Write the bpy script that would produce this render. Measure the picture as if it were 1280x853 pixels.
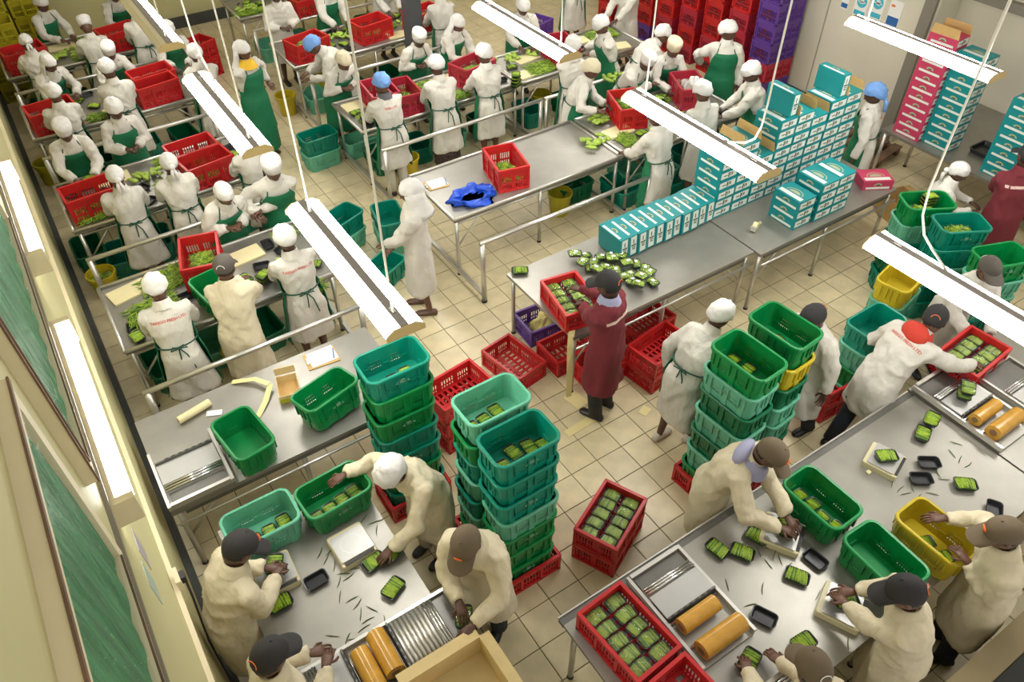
import bpy, bmesh, math, random
from mathutils import Vector as V, Matrix, noise
from mathutils.bvhtree import BVHTree
random.seed(7)
PI = math.pi
R = math.radians
SC = bpy.context.scene
COL = SC.collection
for o in list(bpy.data.objects): bpy.data.objects.remove(o)

# ------------------------------------------------------------------ camera
TILE = 0.30
CP = V((-10.4745084*TILE, -12.1951402*TILE, 19.8352483*TILE))
YAW, PITCH, ROLL, FPX = 0.577620497, 0.766672904, -0.00887494446, 969.817
_f = V((math.sin(YAW)*math.cos(PITCH), math.cos(YAW)*math.cos(PITCH), -math.sin(PITCH)))
_r = V((math.cos(YAW), -math.sin(YAW), 0)); _u = _r.cross(_f)
CR = _r*math.cos(ROLL)+_u*math.sin(ROLL); CU = -_r*math.sin(ROLL)+_u*math.cos(ROLL)
cam = bpy.data.cameras.new('camera'); camo = bpy.data.objects.new('camera', cam); COL.objects.link(camo)
camo.matrix_world = Matrix(((CR.x, CU.x, -_f.x, CP.x), (CR.y, CU.y, -_f.y, CP.y), (CR.z, CU.z, -_f.z, CP.z), (0, 0, 0, 1)))
cam.sensor_width = 36; cam.lens = FPX*36/1280; cam.clip_start = 0.05
SC.camera = camo
def A(x, y, z=0.0):
    """photo pixel + height -> point in the hall"""
    d = _f + CR*((x-640)/FPX) - CU*((y-426.5)/FPX)
    return CP + d*((z-CP.z)/d.z)
# ------------------------------------------------------------------ light and exposure
w = bpy.data.worlds.new('hall_ambient'); SC.world = w; w.use_nodes = True
w.node_tree.nodes['Background'].inputs[0].default_value = (1.0, 0.95, 0.86, 1)
w.node_tree.nodes['Background'].inputs[1].default_value = 0.62
SC.view_settings.view_transform = 'Standard'; SC.view_settings.look = 'None'
SC.view_settings.exposure = 0.35; SC.view_settings.gamma = 1.0
SC.view_settings.use_curve_mapping = False
LAMP = 22.0

# ------------------------------------------------------------------ materials
MATS = {}
def mat(name, col, rough=.5, metal=0.0, bump=0.0, bscale=30.0, var=0.0, vscale=4.0, spec=.5, stretch=None, rnd=0.0, emit=None, bdist=.02, bdet=4):
    if name in MATS: return MATS[name]
    m = bpy.data.materials.new(name); m.use_nodes = True; nt = m.node_tree; n = nt.nodes; b = n['Principled BSDF']
    b.inputs['Base Color'].default_value = (*col, 1); b.inputs['Roughness'].default_value = rough
    b.inputs['Metallic'].default_value = metal; b.inputs['Specular IOR Level'].default_value = spec
    tc = n.new('ShaderNodeTexCoord'); src = tc.outputs['Object']
    if stretch:
        mp = n.new('ShaderNodeMapping'); mp.inputs['Scale'].default_value = stretch
        nt.links.new(src, mp.inputs[0]); src = mp.outputs[0]
    if var or rnd:
        nz = n.new('ShaderNodeTexNoise'); nz.inputs['Scale'].default_value = vscale; nz.inputs['Detail'].default_value = 5
        nt.links.new(src, nz.inputs['Vector'])
        mr = n.new('ShaderNodeMapRange'); mr.inputs[1].default_value = .3; mr.inputs[2].default_value = .7
        mr.inputs[3].default_value = 1-var; mr.inputs[4].default_value = 1+var
        nt.links.new(nz.outputs[0], mr.inputs[0]); fac = mr.outputs[0]
        if rnd:
            oi = n.new('ShaderNodeObjectInfo'); m2 = n.new('ShaderNodeMapRange')
            m2.inputs[3].default_value = 1-rnd; m2.inputs[4].default_value = 1+rnd
            nt.links.new(oi.outputs['Random'], m2.inputs[0])
            mu = n.new('ShaderNodeMath'); mu.operation = 'MULTIPLY'
            nt.links.new(fac, mu.inputs[0]); nt.links.new(m2.outputs[0], mu.inputs[1]); fac = mu.outputs[0]
        vm = n.new('ShaderNodeVectorMath'); vm.operation = 'SCALE'; vm.inputs[0].default_value = col
        nt.links.new(fac, vm.inputs['Scale']); nt.links.new(vm.outputs[0], b.inputs['Base Color'])
    if bump:
        nb = n.new('ShaderNodeTexNoise'); nb.inputs['Scale'].default_value = bscale; nb.inputs['Detail'].default_value = bdet
        nt.links.new(src, nb.inputs['Vector'])
        bp = n.new('ShaderNodeBump'); bp.inputs['Strength'].default_value = bump; bp.inputs['Distance'].default_value = bdist
        nt.links.new(nb.outputs[0], bp.inputs['Height']); nt.links.new(bp.outputs[0], b.inputs['Normal'])
    if emit:
        b.inputs['Emission Color'].default_value = (1, .985, .95, 1); b.inputs['Emission Strength'].default_value = emit
    MATS[name] = m
    return m
def perforate(m):
    """see-through slots moulded into the long walls of a tub"""
    nt = m.node_tree; n = nt.nodes; L = nt.links
    tc = n.new('ShaderNodeTexCoord'); sp = n.new('ShaderNodeSeparateXYZ'); L.new(tc.outputs['Object'], sp.inputs[0])
    def mth(op, a, b=None):
        q = n.new('ShaderNodeMath'); q.operation = op
        for i, v in enumerate((a, b)):
            if v is None: continue
            if isinstance(v, (int, float)): q.inputs[i].default_value = v
            else: L.new(v, q.inputs[i])
        return q.outputs[0]
    x, y, z = sp.outputs
    def holes(c, per): return mth('GREATER_THAN', mth('FRACT', mth('MULTIPLY', c, 1/per)), .5)
    ax = mth('ABSOLUTE', x)
    band = mth('MULTIPLY', mth('GREATER_THAN', ax, .035), mth('LESS_THAN', ax, .15))
    zb = mth('MULTIPLY', mth('GREATER_THAN', z, .07), mth('LESS_THAN', z, .165))
    wall = mth('GREATER_THAN', mth('ABSOLUTE', y), .125)
    msk = mth('MULTIPLY', mth('MULTIPLY', band, zb), mth('MULTIPLY', mth('MULTIPLY', holes(x, .020), holes(z, .030)), wall))
    tr = n.new('ShaderNodeBsdfTransparent'); mx = n.new('ShaderNodeMixShader')
    L.new(msk, mx.inputs[0]); L.new(n['Principled BSDF'].outputs[0], mx.inputs[1]); L.new(tr.outputs[0], mx.inputs[2])
    L.new(mx.outputs[0], n['Material Output'].inputs[0])
    return m
def film_mat(name, tint=(1, 1, 1), a=.22, rough=.08):
    if name in MATS: return MATS[name]
    m = bpy.data.materials.new(name); m.use_nodes = True; nt = m.node_tree; n = nt.nodes
    n.remove(n['Principled BSDF'])
    t = n.new('ShaderNodeBsdfTransparent'); g = n.new('ShaderNodeBsdfGlossy'); g.inputs['Roughness'].default_value = rough
    g.inputs['Color'].default_value = (1, 1, 1, 1); t.inputs['Color'].default_value = (*tint, 1)
    nz = n.new('ShaderNodeTexNoise'); nz.inputs['Scale'].default_value = 25; tc = n.new('ShaderNodeTexCoord')
    nt.links.new(tc.outputs['Object'], nz.inputs['Vector'])
    bp = n.new('ShaderNodeBump'); bp.inputs['Strength'].default_value = .9; bp.inputs['Distance'].default_value = .03
    nt.links.new(nz.outputs[0], bp.inputs['Height']); nt.links.new(bp.outputs[0], g.inputs['Normal'])
    mx = n.new('ShaderNodeMixShader'); mx.inputs[0].default_value = a
    nt.links.new(t.outputs[0], mx.inputs[1]); nt.links.new(g.outputs[0], mx.inputs[2])
    nt.links.new(mx.outputs[0], n['Material Output'].inputs[0])
    MATS[name] = m
    return m
STEEL = mat('brushed_steel', (.34, .325, .285), .42, .75, bump=.06, bscale=6, var=.10, vscale=3)
STEEL2 = mat('tube_steel', (.62, .60, .55), .32, .8, var=.06)
CHROME = mat('bright_steel', (.72, .71, .68), .2, .9, var=.05)
DSTEEL = mat('dark_steel', (.16, .155, .14), .4, .6, var=.15)
RUBBER = mat('black_rubber', (.03, .03, .03), .6)
WALLM = mat('cream_wall_paint', (.53, .49, .25), .6, var=.04, vscale=1.5, bump=.03, bscale=8)
WALLR = mat('grey_white_panel', (.64, .60, .48), .5, var=.04, vscale=1.2)
SKIRT = mat('dark_grey_coving', (.055, .06, .055), .6, var=.2, vscale=3)
GROUT = mat('dark_grout', (.085, .065, .04), .9, var=.3, vscale=8)
TILEM = mat('beige_floor_tile', (.60, .51, .31), .33, var=.12, vscale=5, rnd=.06, bump=.02, bscale=12)
WOOD = mat('brown_wood', (.16, .09, .05), .6, var=.3, vscale=6)
FRAME = mat('cream_frame_paint', (.72, .63, .42), .5, var=.04)
CURT = mat('green_curtain_cloth', (.035, .20, .075), .7, var=.45, vscale=2.2, stretch=(1, 4, .7), bump=.7, bscale=3, bdist=.1)
WHITE = mat('white_paper', (.80, .79, .76), .7)
CARD = mat('brown_cardboard', (.52, .33, .12), .8, var=.08, vscale=10)
CREAMC = mat('cream_cardboard', (.62, .48, .23), .75, var=.06, vscale=9)
TEAL = mat('teal_carton_print', (.0, .21, .22), .45, var=.05)
PINK = mat('pink_carton_print', (.48, .04, .10), .45, var=.05)
DKLOGO = mat('dark_print', (.05, .06, .03), .6)
LABEL = mat('pale_carton_label', (.66, .70, .63), .6)
PCOL = {'green': (.0, .20, .045), 'dark green': (.0, .12, .045), 'teal': (.0, .20, .13), 'mint': (.12, .42, .27),
        'yellow': (.50, .38, .015), 'red': (.50, .015, .016), 'purple': (.11, .04, .26), 'olive': (.42, .36, .015), 'crimson': (.40, .02, .04)}
def plastic(c):
    return mat(c.replace(' ', '_')+'_plastic', PCOL[c], .38, var=.10, vscale=7, rnd=.08)
for c in ('green', 'dark green', 'teal', 'mint', 'yellow'):
    m = mat(c.replace(' ', '_')+'_tub_plastic', PCOL[c], .34, var=.10, vscale=7, rnd=.10); perforate(m)
BEAN = mat('bean_green', (.27, .40, .02), .5, var=.35, vscale=40, rnd=.05)
BEAND = mat('deep_bean_green', (.085, .18, .013), .5, var=.35, vscale=40, rnd=.08)  # deep bean tone, darkened further to paint shade between packed beans
PEPPER = mat('pale_green_leaf', (.33, .48, .06), .5, var=.3, vscale=25)
TRAYM = mat('black_tray_plastic', (.012, .013, .015), .3)
FILM = film_mat('cling_film', a=.06)
BAGM = mat('blue_polythene', (.005, .07, .55), .3, bump=.6, bscale=18)
YBAG = mat('yellow_polythene', (.66, .55, .20), .4, bump=.6, bscale=14)
AMBER = mat('amber_film_roll', (.55, .29, .04), .18, var=.12, vscale=14, stretch=(1, 1, 1))
PLATE = mat('plate_steel', (.46, .455, .43), .42, .6, var=.04)
COREM = mat('cardboard_core', (.22, .13, .06), .8)
SCALEM = mat('cream_scale_body', (.62, .56, .34), .4)
BOARD = mat('cream_cutting_board', (.72, .64, .36), .5, var=.05)
PAPERY = mat('yellow_paper', (.75, .64, .30), .6)
SKIN = mat('dark_brown_skin', (.105, .048, .028), .45, rnd=.25)
LIP = mat('lip_skin', (.12, .035, .03), .5)
EYEW = mat('eye_white', (.7, .68, .64), .3)
HAIR = mat('black_hair', (.012, .010, .009), .7)
COATW = mat('white_cotton_coat', (.60, .57, .50), .9, bump=.6, bscale=10, bdist=.05, bdet=2, stretch=(1, 1, .6), rnd=.05, var=.03)
COATC = mat('cream_cotton_coat', (.62, .545, .38), .9, bump=.6, bscale=10, bdist=.05, bdet=2, stretch=(1, 1, .6), rnd=.04, var=.03)
HATW = mat('white_cotton_hat', (.66, .64, .605), .9, bump=.6, bscale=14, bdist=.03, bdet=1)
HATB = mat('blue_mob_cap', (.16, .33, .68), .7, bump=.5, bscale=22)
APRON = mat('green_apron_cloth', (.004, .15, .06), .65, bump=.5, bscale=9, bdist=.04, var=.06)
TIE = mat('dark_green_tie', (.01, .07, .04), .7)
MAROON = mat('maroon_cotton_coat', (.15, .015, .022), .85, bump=.55, bscale=8, bdist=.05, bdet=1.2, stretch=(1, 1, .5), var=.05)
NAVY = mat('navy_trousers', (.012, .018, .032), .8, bump=.2, bscale=12)
BLACKT = mat('black_trousers', (.014, .015, .015), .8, bump=.2, bscale=12)
TROUW = mat('white_trousers', (.58, .54, .46), .85, bump=.3, bscale=9)
SKIRTP = mat('patterned_skirt_cloth', (.05, .03, .03), .8, var=.9, vscale=30)
CAPG = mat('grey_brown_cap', (.085, .072, .058), .8)
CAPK = mat('black_cap', (.022, .02, .02), .8)
CAPB = mat('khaki_brown_cap', (.13, .095, .055), .8)
ORANGE = mat('orange_emblem', (.75, .16, .03), .6)
REDT = mat('red_lettering', (.55, .09, .06), .8)
REDC = mat('red_hood_cloth', (.52, .04, .02), .8, bump=.3, bscale=10)
LILAC = mat('lilac_hood_cloth', (.32, .32, .46), .8, bump=.3, bscale=10)
YSCARF = mat('yellow_scarf_cloth', (.75, .45, .02), .7, bump=.3, bscale=10)
GREYC = mat('grey_collar_cloth', (.10, .10, .11), .8)
SHOE = mat('black_shoe', (.015, .014, .013), .4)
SHOEB = mat('brown_shoe', (.10, .05, .03), .5)
SHOEW = mat('pale_shoe', (.55, .50, .42), .5)
PEACH = mat('pale_pink_stripe', (.62, .45, .38), .8)
LIGHT = mat('lit_diffuser', (.9, .9, .9), .4, emit=LAMP)
LAMPH = mat('lamp_housing_grey', (.30, .27, .24), .5)
LAMPC = mat('lamp_end_cap', (.62, .46, .20), .5)
CABLE = mat('white_cable', (.70, .66, .55), .5)
BLKC = mat('black_cable', (.02, .02, .02), .5)
BLUEP = mat('blue_print', (.02, .12, .35), .6)
CYANP = mat('cyan_print', (.05, .42, .55), .6)

# ------------------------------------------------------------------ mesh helpers
def frame_from(d):
    d = d.normalized(); a = V((0, 0, 1)) if abs(d.z) < .9 else V((1, 0, 0))
    x = d.cross(a).normalized(); return x, x.cross(d).normalized()
class MB:
    def __init__(s): s.v = []; s.f = []; s.m = []
    def add(s, vs, fs, mi=0):
        k = len(s.v); s.v += [tuple(p) for p in vs]; s.f += [tuple(i+k for i in f) for f in fs]; s.m += [mi]*len(fs); return s
    def box(s, c, d, rz=0.0, mi=0, M=None):
        c = V(c); x, y, z = d[0]/2, d[1]/2, d[2]/2; r = Matrix.Rotation(rz, 3, 'Z')
        vs = [V((i*x, j*y, k*z)) for k in (-1, 1) for i, j in ((-1, -1), (1, -1), (1, 1), (-1, 1))]
        vs = [(r @ p)+c for p in vs]
        if M: vs = [M @ p for p in vs]
        return s.add(vs, [(0, 3, 2, 1), (4, 5, 6, 7), (0, 1, 5, 4), (1, 2, 6, 5), (2, 3, 7, 6), (3, 0, 4, 7)], mi)
    def bbox(s, x0, x1, y0, y1, z0, z1, mi=0):
        return s.box(((x0+x1)/2, (y0+y1)/2, (z0+z1)/2), (x1-x0, y1-y0, z1-z0), 0, mi)
    def loft(s, rings, mi=0, cap=True, close=False):
        n = len(rings[0]); k = len(s.v); fs = []
        vs = [p for r in rings for p in r]
        m = len(rings)
        for i in range(m if close else m-1):
            a = i*n; b = ((i+1) % m)*n
            for j in range(n):
                q = (j+1) % n; fs.append((a+j, a+q, b+q, b+j))
        if cap and not close:
            fs.append(tuple(range(n-1, -1, -1))); fs.append(tuple(range((m-1)*n, m*n)))
        return s.add(vs, fs, mi)
    def tube(s, pts, rad, n=8, mi=0, cap=True):
        pts = [V(p) for p in pts]; rr = rad if isinstance(rad, (list, tuple)) else [rad]*len(pts)
        rings = []; px = None
        for i, p in enumerate(pts):
            d = (pts[min(i+1, len(pts)-1)]-pts[max(i-1, 0)])
            if d.length < 1e-7: d = V((0, 0, 1))
            d.normalize()
            if px is None: x, y = frame_from(d)
            else:
                x = (px - d*px.dot(d)); x = x.normalized() if x.length > 1e-5 else frame_from(d)[0]; y = d.cross(x)
            y = d.cross(x); px = x
            rings.append([p+(x*math.cos(2*PI*j/n)+y*math.sin(2*PI*j/n))*rr[i] for j in range(n)])
        return s.loft(rings, mi, cap)
    def ell(s, c, r, nu=14, nv=10, mi=0, M=None, fn=None):
        c = V(c); vs = []; fs = []
        for i in range(nv+1):
            t = PI*i/nv
            for j in range(nu):
                a = 2*PI*j/nu; u = V((math.sin(t)*math.cos(a), math.sin(t)*math.sin(a), math.cos(t)))
                p = V((u.x*r[0], u.y*r[1], u.z*r[2]))
                if fn: p = fn(p, u)
                p = p+c
                vs.append(M @ p if M else p)
        for i in range(nv):
            for j in range(nu):
                q = (j+1) % nu; fs.append((i*nu+j, (i+1)*nu+j, (i+1)*nu+q, i*nu+q))
        return s.add(vs, fs, mi)
    def mesh(s, name, smooth=False):
        me = bpy.data.meshes.new(name); me.from_pydata(s.v, [], s.f)
        if any(s.m): me.polygons.foreach_set('material_index', s.m)
        me.validate(); me.update()
        if smooth: me.polygons.foreach_set('use_smooth', [True]*len(me.polygons))
        return me
    def build(s, name, mats, parent=None, smooth=False, auto=None):
        me = s.mesh(name, smooth)
        if smooth and auto is not None: me.set_sharp_from_angle(angle=R(auto))
        return link(name, me, mats, parent)
def link(name, me, mats, parent=None):
    o = bpy.data.objects.new(name, me); COL.objects.link(o)
    if mats is not None:
        ml = mats if isinstance(mats, (list, tuple)) else [mats]
        if not me.materials:
            for m in ml: me.materials.append(m)
        for i, m in enumerate(ml):
            if me.materials[i] is not m:
                o.material_slots[i].link = 'OBJECT'; o.material_slots[i].material = m
    if parent: o.parent = parent
    return o
def thing(name, label, cat, loc=(0, 0, 0), rz=0.0, group=None, rot=None):
    o = bpy.data.objects.new(name, None); COL.objects.link(o); o.empty_display_size = .05
    o.location = loc; o.rotation_euler = rot if rot else (0, 0, rz)
    return tag(o, label, cat, group)
def tag(o, label, cat, group=None):
    o['label'] = label; o['category'] = cat
    if group: o['group'] = group
    return o
def struct(o): o['kind'] = 'structure'; return o
def stuff(o): o['kind'] = 'stuff'; return o
def rrect(w, d, z, r, n=3):
    pts = []
    for cx, cy, a0 in ((w/2-r, d/2-r, 0), (-w/2+r, d/2-r, PI/2), (-w/2+r, -d/2+r, PI), (w/2-r, -d/2+r, 1.5*PI)):
        for i in range(n+1):
            a = a0+PI/2*i/n; pts.append(V((cx+r*math.cos(a), cy+r*math.sin(a), z)))
    return pts
LAY = ['bottom', 'second', 'third', 'fourth', 'fifth', 'sixth', 'seventh', 'eighth', 'ninth', 'tenth', 'eleventh']
ORD = ['top', 'second', 'third', 'fourth', 'fifth', 'sixth', 'seventh', 'eighth', 'ninth', 'tenth']

# ================================================================== setting
XL, XR, YB, YF = -3.6, 7.3, 12.3, -4.4
fl = struct(MB().bbox(XL, XR+.2, YF, YB, -.12, -.006).build('floor', GROUT))
tile_me = None
def tile_mesh():
    b = MB(); g = .0035; h = TILE/2-g
    b.loft([[V((-h, -h, -.006)), V((h, -h, -.006)), V((h, h, -.006)), V((-h, h, -.006))],
            [V((-h, -h, -.0015)), V((h, -h, -.0015)), V((h, h, -.0015)), V((-h, h, -.0015))],
            [V((-h+.003, -h+.003, 0)), V((h-.003, -h+.003, 0)), V((h-.003, h-.003, 0)), V((-h+.003, h-.003, 0))]])
    return b.mesh('tile')
tile_me = tile_mesh(); tile_me.materials.append(TILEM)
def proj(p):
    d = V(p)-CP; z = d.dot(_f); return (640+FPX*d.dot(CR)/z, 426.5-FPX*d.dot(CU)/z) if z > .1 else (-999, -999)
COVER = [(-3.5, -1.3, .65, 1.75), (-3.25, -2.15, -2.2, .28), (-1.5, 2.4, -3, -1.76), (2.4, 4.4, -3, -1.7), (.3, 2.7, .5, 1.67), (2.7, 5, .4, 1.67),
         (.3, 2.75, 2.8, 3.9), (-3.35, -1.2, 2.68, 3.8), (-3.35, -1.2, 4.98, 6.1), (.3, 5, 5.2, 6.1)]
cells = []
for i in range(math.floor(XL/TILE), math.ceil((XR+.2)/TILE)):
    for j in range(math.floor(YF/TILE), math.ceil(YB/TILE)):
        c = V(((i+.5)*TILE, (j+.5)*TILE, 0)); q = proj(c)
        vis = -10 < q[0] < 1290 and -10 < q[1] < 863 and not any(a < c.x < b and e < c.y < d for a, b, e, d in COVER)
        cells.append(((c-CP).length+(0 if vis else 100), c))
cells.sort(key=lambda t: t[0])
for _, c in cells[:299]:
    o = bpy.data.objects.new('tile', tile_me); COL.objects.link(o); o.location = c; o.parent = fl
b = MB()
for _, c in cells[299:]:
    b.add([v.co+c for v in tile_me.vertices], [tuple(p.vertices) for p in tile_me.polygons])
stuff(b.build('far_tiles', TILEM, fl))

wl = struct(MB().bbox(XL-.2, XL, YF, YB, 0, 7).build('wall_left', WALLM))
wb = struct(MB().bbox(XL-.2, XR+.2, YB, YB+.2, 0, 7).build('wall_back', WALLM))
wr = struct(MB().bbox(XR, XR+.2, 2.05, YB, 0, 7).bbox(XR+.5, XR+.7, YF, 2.05, 0, 7).bbox(XR, XR+.5, 1.95, 2.05, 0, 7).build('wall_right', WALLR))
struct(MB().loft([[V((XL, y, 0)), V((XL+.05, y, 0)), V((XL+.05, y, .16)), V((XL, y, .21))] for y in (YF, YB)]).build('baseboard_left', SKIRT))
struct(MB().bbox(XL+.05, XR, YB-.05, YB, 0, .2).build('baseboard_back', SKIRT))
struct(MB().bbox(XR-.05, XR, 2.05, YB-.05, 0, .12).build('baseboard_right', SKIRT))
# right wall metal posts and rail
struct(MB().bbox(XR-.06, XR, 1.98, 2.14, 0, 5).build('trim_1', mat('grey_trim', (.22, .20, .16), .5)))
struct(MB().bbox(XR+.40, XR+.5, YF, 1.95, 2.05, 2.17).bbox(XR+.44, XR+.5, YF, 1.95, 2.25, 2.30).build('trim_2', MATS['grey_trim']))
for yy in (3.6, 5.1): struct(MB().bbox(XR-.008, XR, yy, yy+.02, .12, 5).build('trim_3', mat('panel_joint', (.36, .33, .26), .6)))
# left wall trims: conduits and ledge
struct(MB().bbox(XL, XL+.03, YF, YB, 1.44, 1.47).build('trim_4', FRAME))
struct(MB().bbox(XL, XL+.022, YF, YB, 2.90, 2.925).build('trim_5', MATS['grey_trim']))
# windows with curtains on the left wall
def window(n, y0, y1, z0=3.27, z1=4.14):
    fr = struct(MB().bbox(XL, XL+.05, y0-.07, y0, z0-.07, z1+.07).bbox(XL, XL+.05, y1, y1+.07, z0-.07, z1+.07)
                .bbox(XL, XL+.05, y0, y1, z0-.07, z0).bbox(XL, XL+.05, y0, y1, z1, z1+.07).build('window_%d' % n, FRAME))
    MB().bbox(XL+.05, XL+.058, y0-.075, y0-.06, z0-.07, z1+.07).bbox(XL+.05, XL+.058, y0-.07, y1+.07, z1+.055, z1+.075).bbox(XL+.0501, XL+.058, y0-.012, y0, z0, z1).bbox(XL+.0501, XL+.058, y0, y1, z0-.012, z0).build('wooden_edge', WOOD, fr)
    nn = 70; vs = []; fs = []
    for i in range(nn+1):
        y = y0+(y1-y0)*i/nn
        for j in range(9):
            z = z0+(z1-z0)*j/8
            x = XL+.027+.005*math.sin(y*26+1.7*math.sin(z*2.1+y)+.8*z)+.0015*math.sin(y*61)
            vs.append((x, y, z))
    for i in range(nn):
        for j in range(8): fs.append((i*9+j, (i+1)*9+j, (i+1)*9+j+1, i*9+j+1))
    MB().add(vs, fs).build('curtain', CURT, fr, True)
    MB().bbox(XL+.034, XL+.038, y0, y1, z0, z1).build('pane', film_mat('window_glass', a=.05, rough=.05), fr)
window(1, -.93, 1.25); window(2, -3.6, -1.48); window(3, 1.9, 4.2)

# low partition wall behind the near weighing table, dark gangway beyond it
struct(MB().bbox(-1.3, XR, -3.61, -3.445, 0, .8).build('wall_front', mat('beige_wall_paint', (.22, .17, .08), .6, var=.06)))  # even brown-beige, darker than the other walls
struct(MB().bbox(-1.3, XR, YF, -3.615, 0, .10).build('trim_6', SKIRT))
# dark steel column in the hall
pb = MB().bbox(2.02, 2.24, 7.02, 7.24, 0, 7); pc = pb.build('steel_column', mat('dark_column_paint', (.055, .06, .065), .5))
tag(pc, 'dark grey square steel column rising between the sorting tables', 'column'); MB().bbox(1.95, 2.31, 6.95, 7.31, 0, .02).build('base_plate', DSTEEL, pc)

# ------------------------------------------------------------------ hanging lamps
def lamp(x, y0, y1, z, label, cordside=0, off=0):
    t = thing('hanging_lamp', label, 'lamp', (x, (y0+y1)/2, z), 0, 'twin-strip hanging lamps'); L = (y1-y0)/2
    MB().bbox(-.028, .028, -L+.01, L-.01, -.03, .012).build('spine_channel', LAMPH, t)
    for s in (-1, 1):
        rodded = s != cordside
        prof = [(.030*s, .006), (.075*s, .0), (.125*s, -.035), (.122*s, -.06), (.030*s, -.045)]
        MB().loft([[V((a, y, c)) for a, c in prof] for y in (-L+.012, L-.012)]).build('diffuser', FRAME if s == off else LIGHT, t)
        MB().loft([[V((a, s*L, c)) for a, c in ((-.13, -.066), (.13, -.066), (.13, -.03), (.075, .008), (-.075, .008), (-.13, -.03))],
                   [V((a, s*(L-.012), c)) for a, c in ((-.13, -.066), (.13, -.066), (.13, -.03), (.075, .008), (-.075, .008), (-.13, -.03))]]).build('end_cap', LAMPC, t)
        if rodded: MB().tube([(0, s*(L-.17), .012), (0, s*(L-.17), 7-z)], .007, 6).build('suspension_rod', CABLE, t)
        MB().bbox(-.012, .012, s*(L-.17)-.03, s*(L-.17)+.03, .012, .022).build('rod_bracket', CHROME, t)
    if not cordside: return
    y = cordside*(L-.2)
    c_ = cordside
    pts = [(.03, y, 7-z), (.03, y, .75), (.035, y, .45), (.05, y-c_*.02, .26), (.07, y-c_*.07, .13), (.08, y-c_*.15, .06), (.06, y-c_*.24, .025), (.02, y-c_*.32, .014)]
    MB().tube(pts, .008, 6).build('power_cord', CABLE, t)
LX = (-1.82, 1.28, 4.22)
LY = ((-.47, 1.15), (2.05, 3.67), (4.44, 6.0), (6.85, 8.45), (-2.95, -1.42))
LN = {(0, 0): 'lit twin-strip lamp hanging above the stack of teal and green tubs by the packing table',
      (0, 1): 'lit twin-strip lamp hanging over the aisle beside woman with yellow scarf',
      (0, 2): 'lit twin-strip lamp hanging by the cream back wall above red crates',
      (1, 0): 'lit twin-strip lamp hanging in front of the tall teal carton tower',
      (1, 1): 'lit twin-strip lamp hanging above the sorting table next to the purple crate',
      (2, 0): 'lit twin-strip lamp hanging in front of pink carton stack and posters',
      (1, 4): 'lit twin-strip lamp hanging above the loose stacks of tubs with yellow tub',
      (0, 3): 'lit twin-strip lamp of the far row near yellow crates', (0, 4): 'lit twin-strip lamp above the wrapping machine and open cream box'}
for i, x in enumerate(LX):
    for j, (a, c) in enumerate(LY):
        if (i, j) == (0, 4): continue
        lamp(x, a, c, 2.8, LN.get((i, j), 'lit twin-strip lamp hanging in the line near the right wall' if i == 2 else 'lit twin-strip lamp hanging in the middle line over far tables'), {(1, 0): -1, (1, 4): 1, (0, 1): 1}.get((i, j), 0), -1 if (i, j) == (0, 2) else 0)
def wall_lamp(y0, y1, label):
    t = thing('wall_lamp', label, 'lamp', (XL, (y0+y1)/2, 2.8)); L = (y1-y0)/2
    MB().bbox(.0, .045, -L+.005, L-.005, -.078, .078).build('back_housing', FRAME, t)
    MB().loft([[V((.045+.075*math.sin(PI*k/8), y, -.075+.15*k/8)) for k in range(9)] for y in (-L+.03, L-.03)]).build('diffuser', LIGHT, t)
    for s in (-1, 1): MB().bbox(.0, .125, s*(L-.03)-.012 if s > 0 else -L, L if s > 0 else -L+.042, -.085, .085).build('end_cap', FRAME, t)
wall_lamp(-.88, .66, 'bright tube lamp fixed on cream wall below the nearer green curtain')
wall_lamp(1.42, 2.82, 'bright tube lamp fixed on cream wall past the first, next to dark coving')

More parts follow.
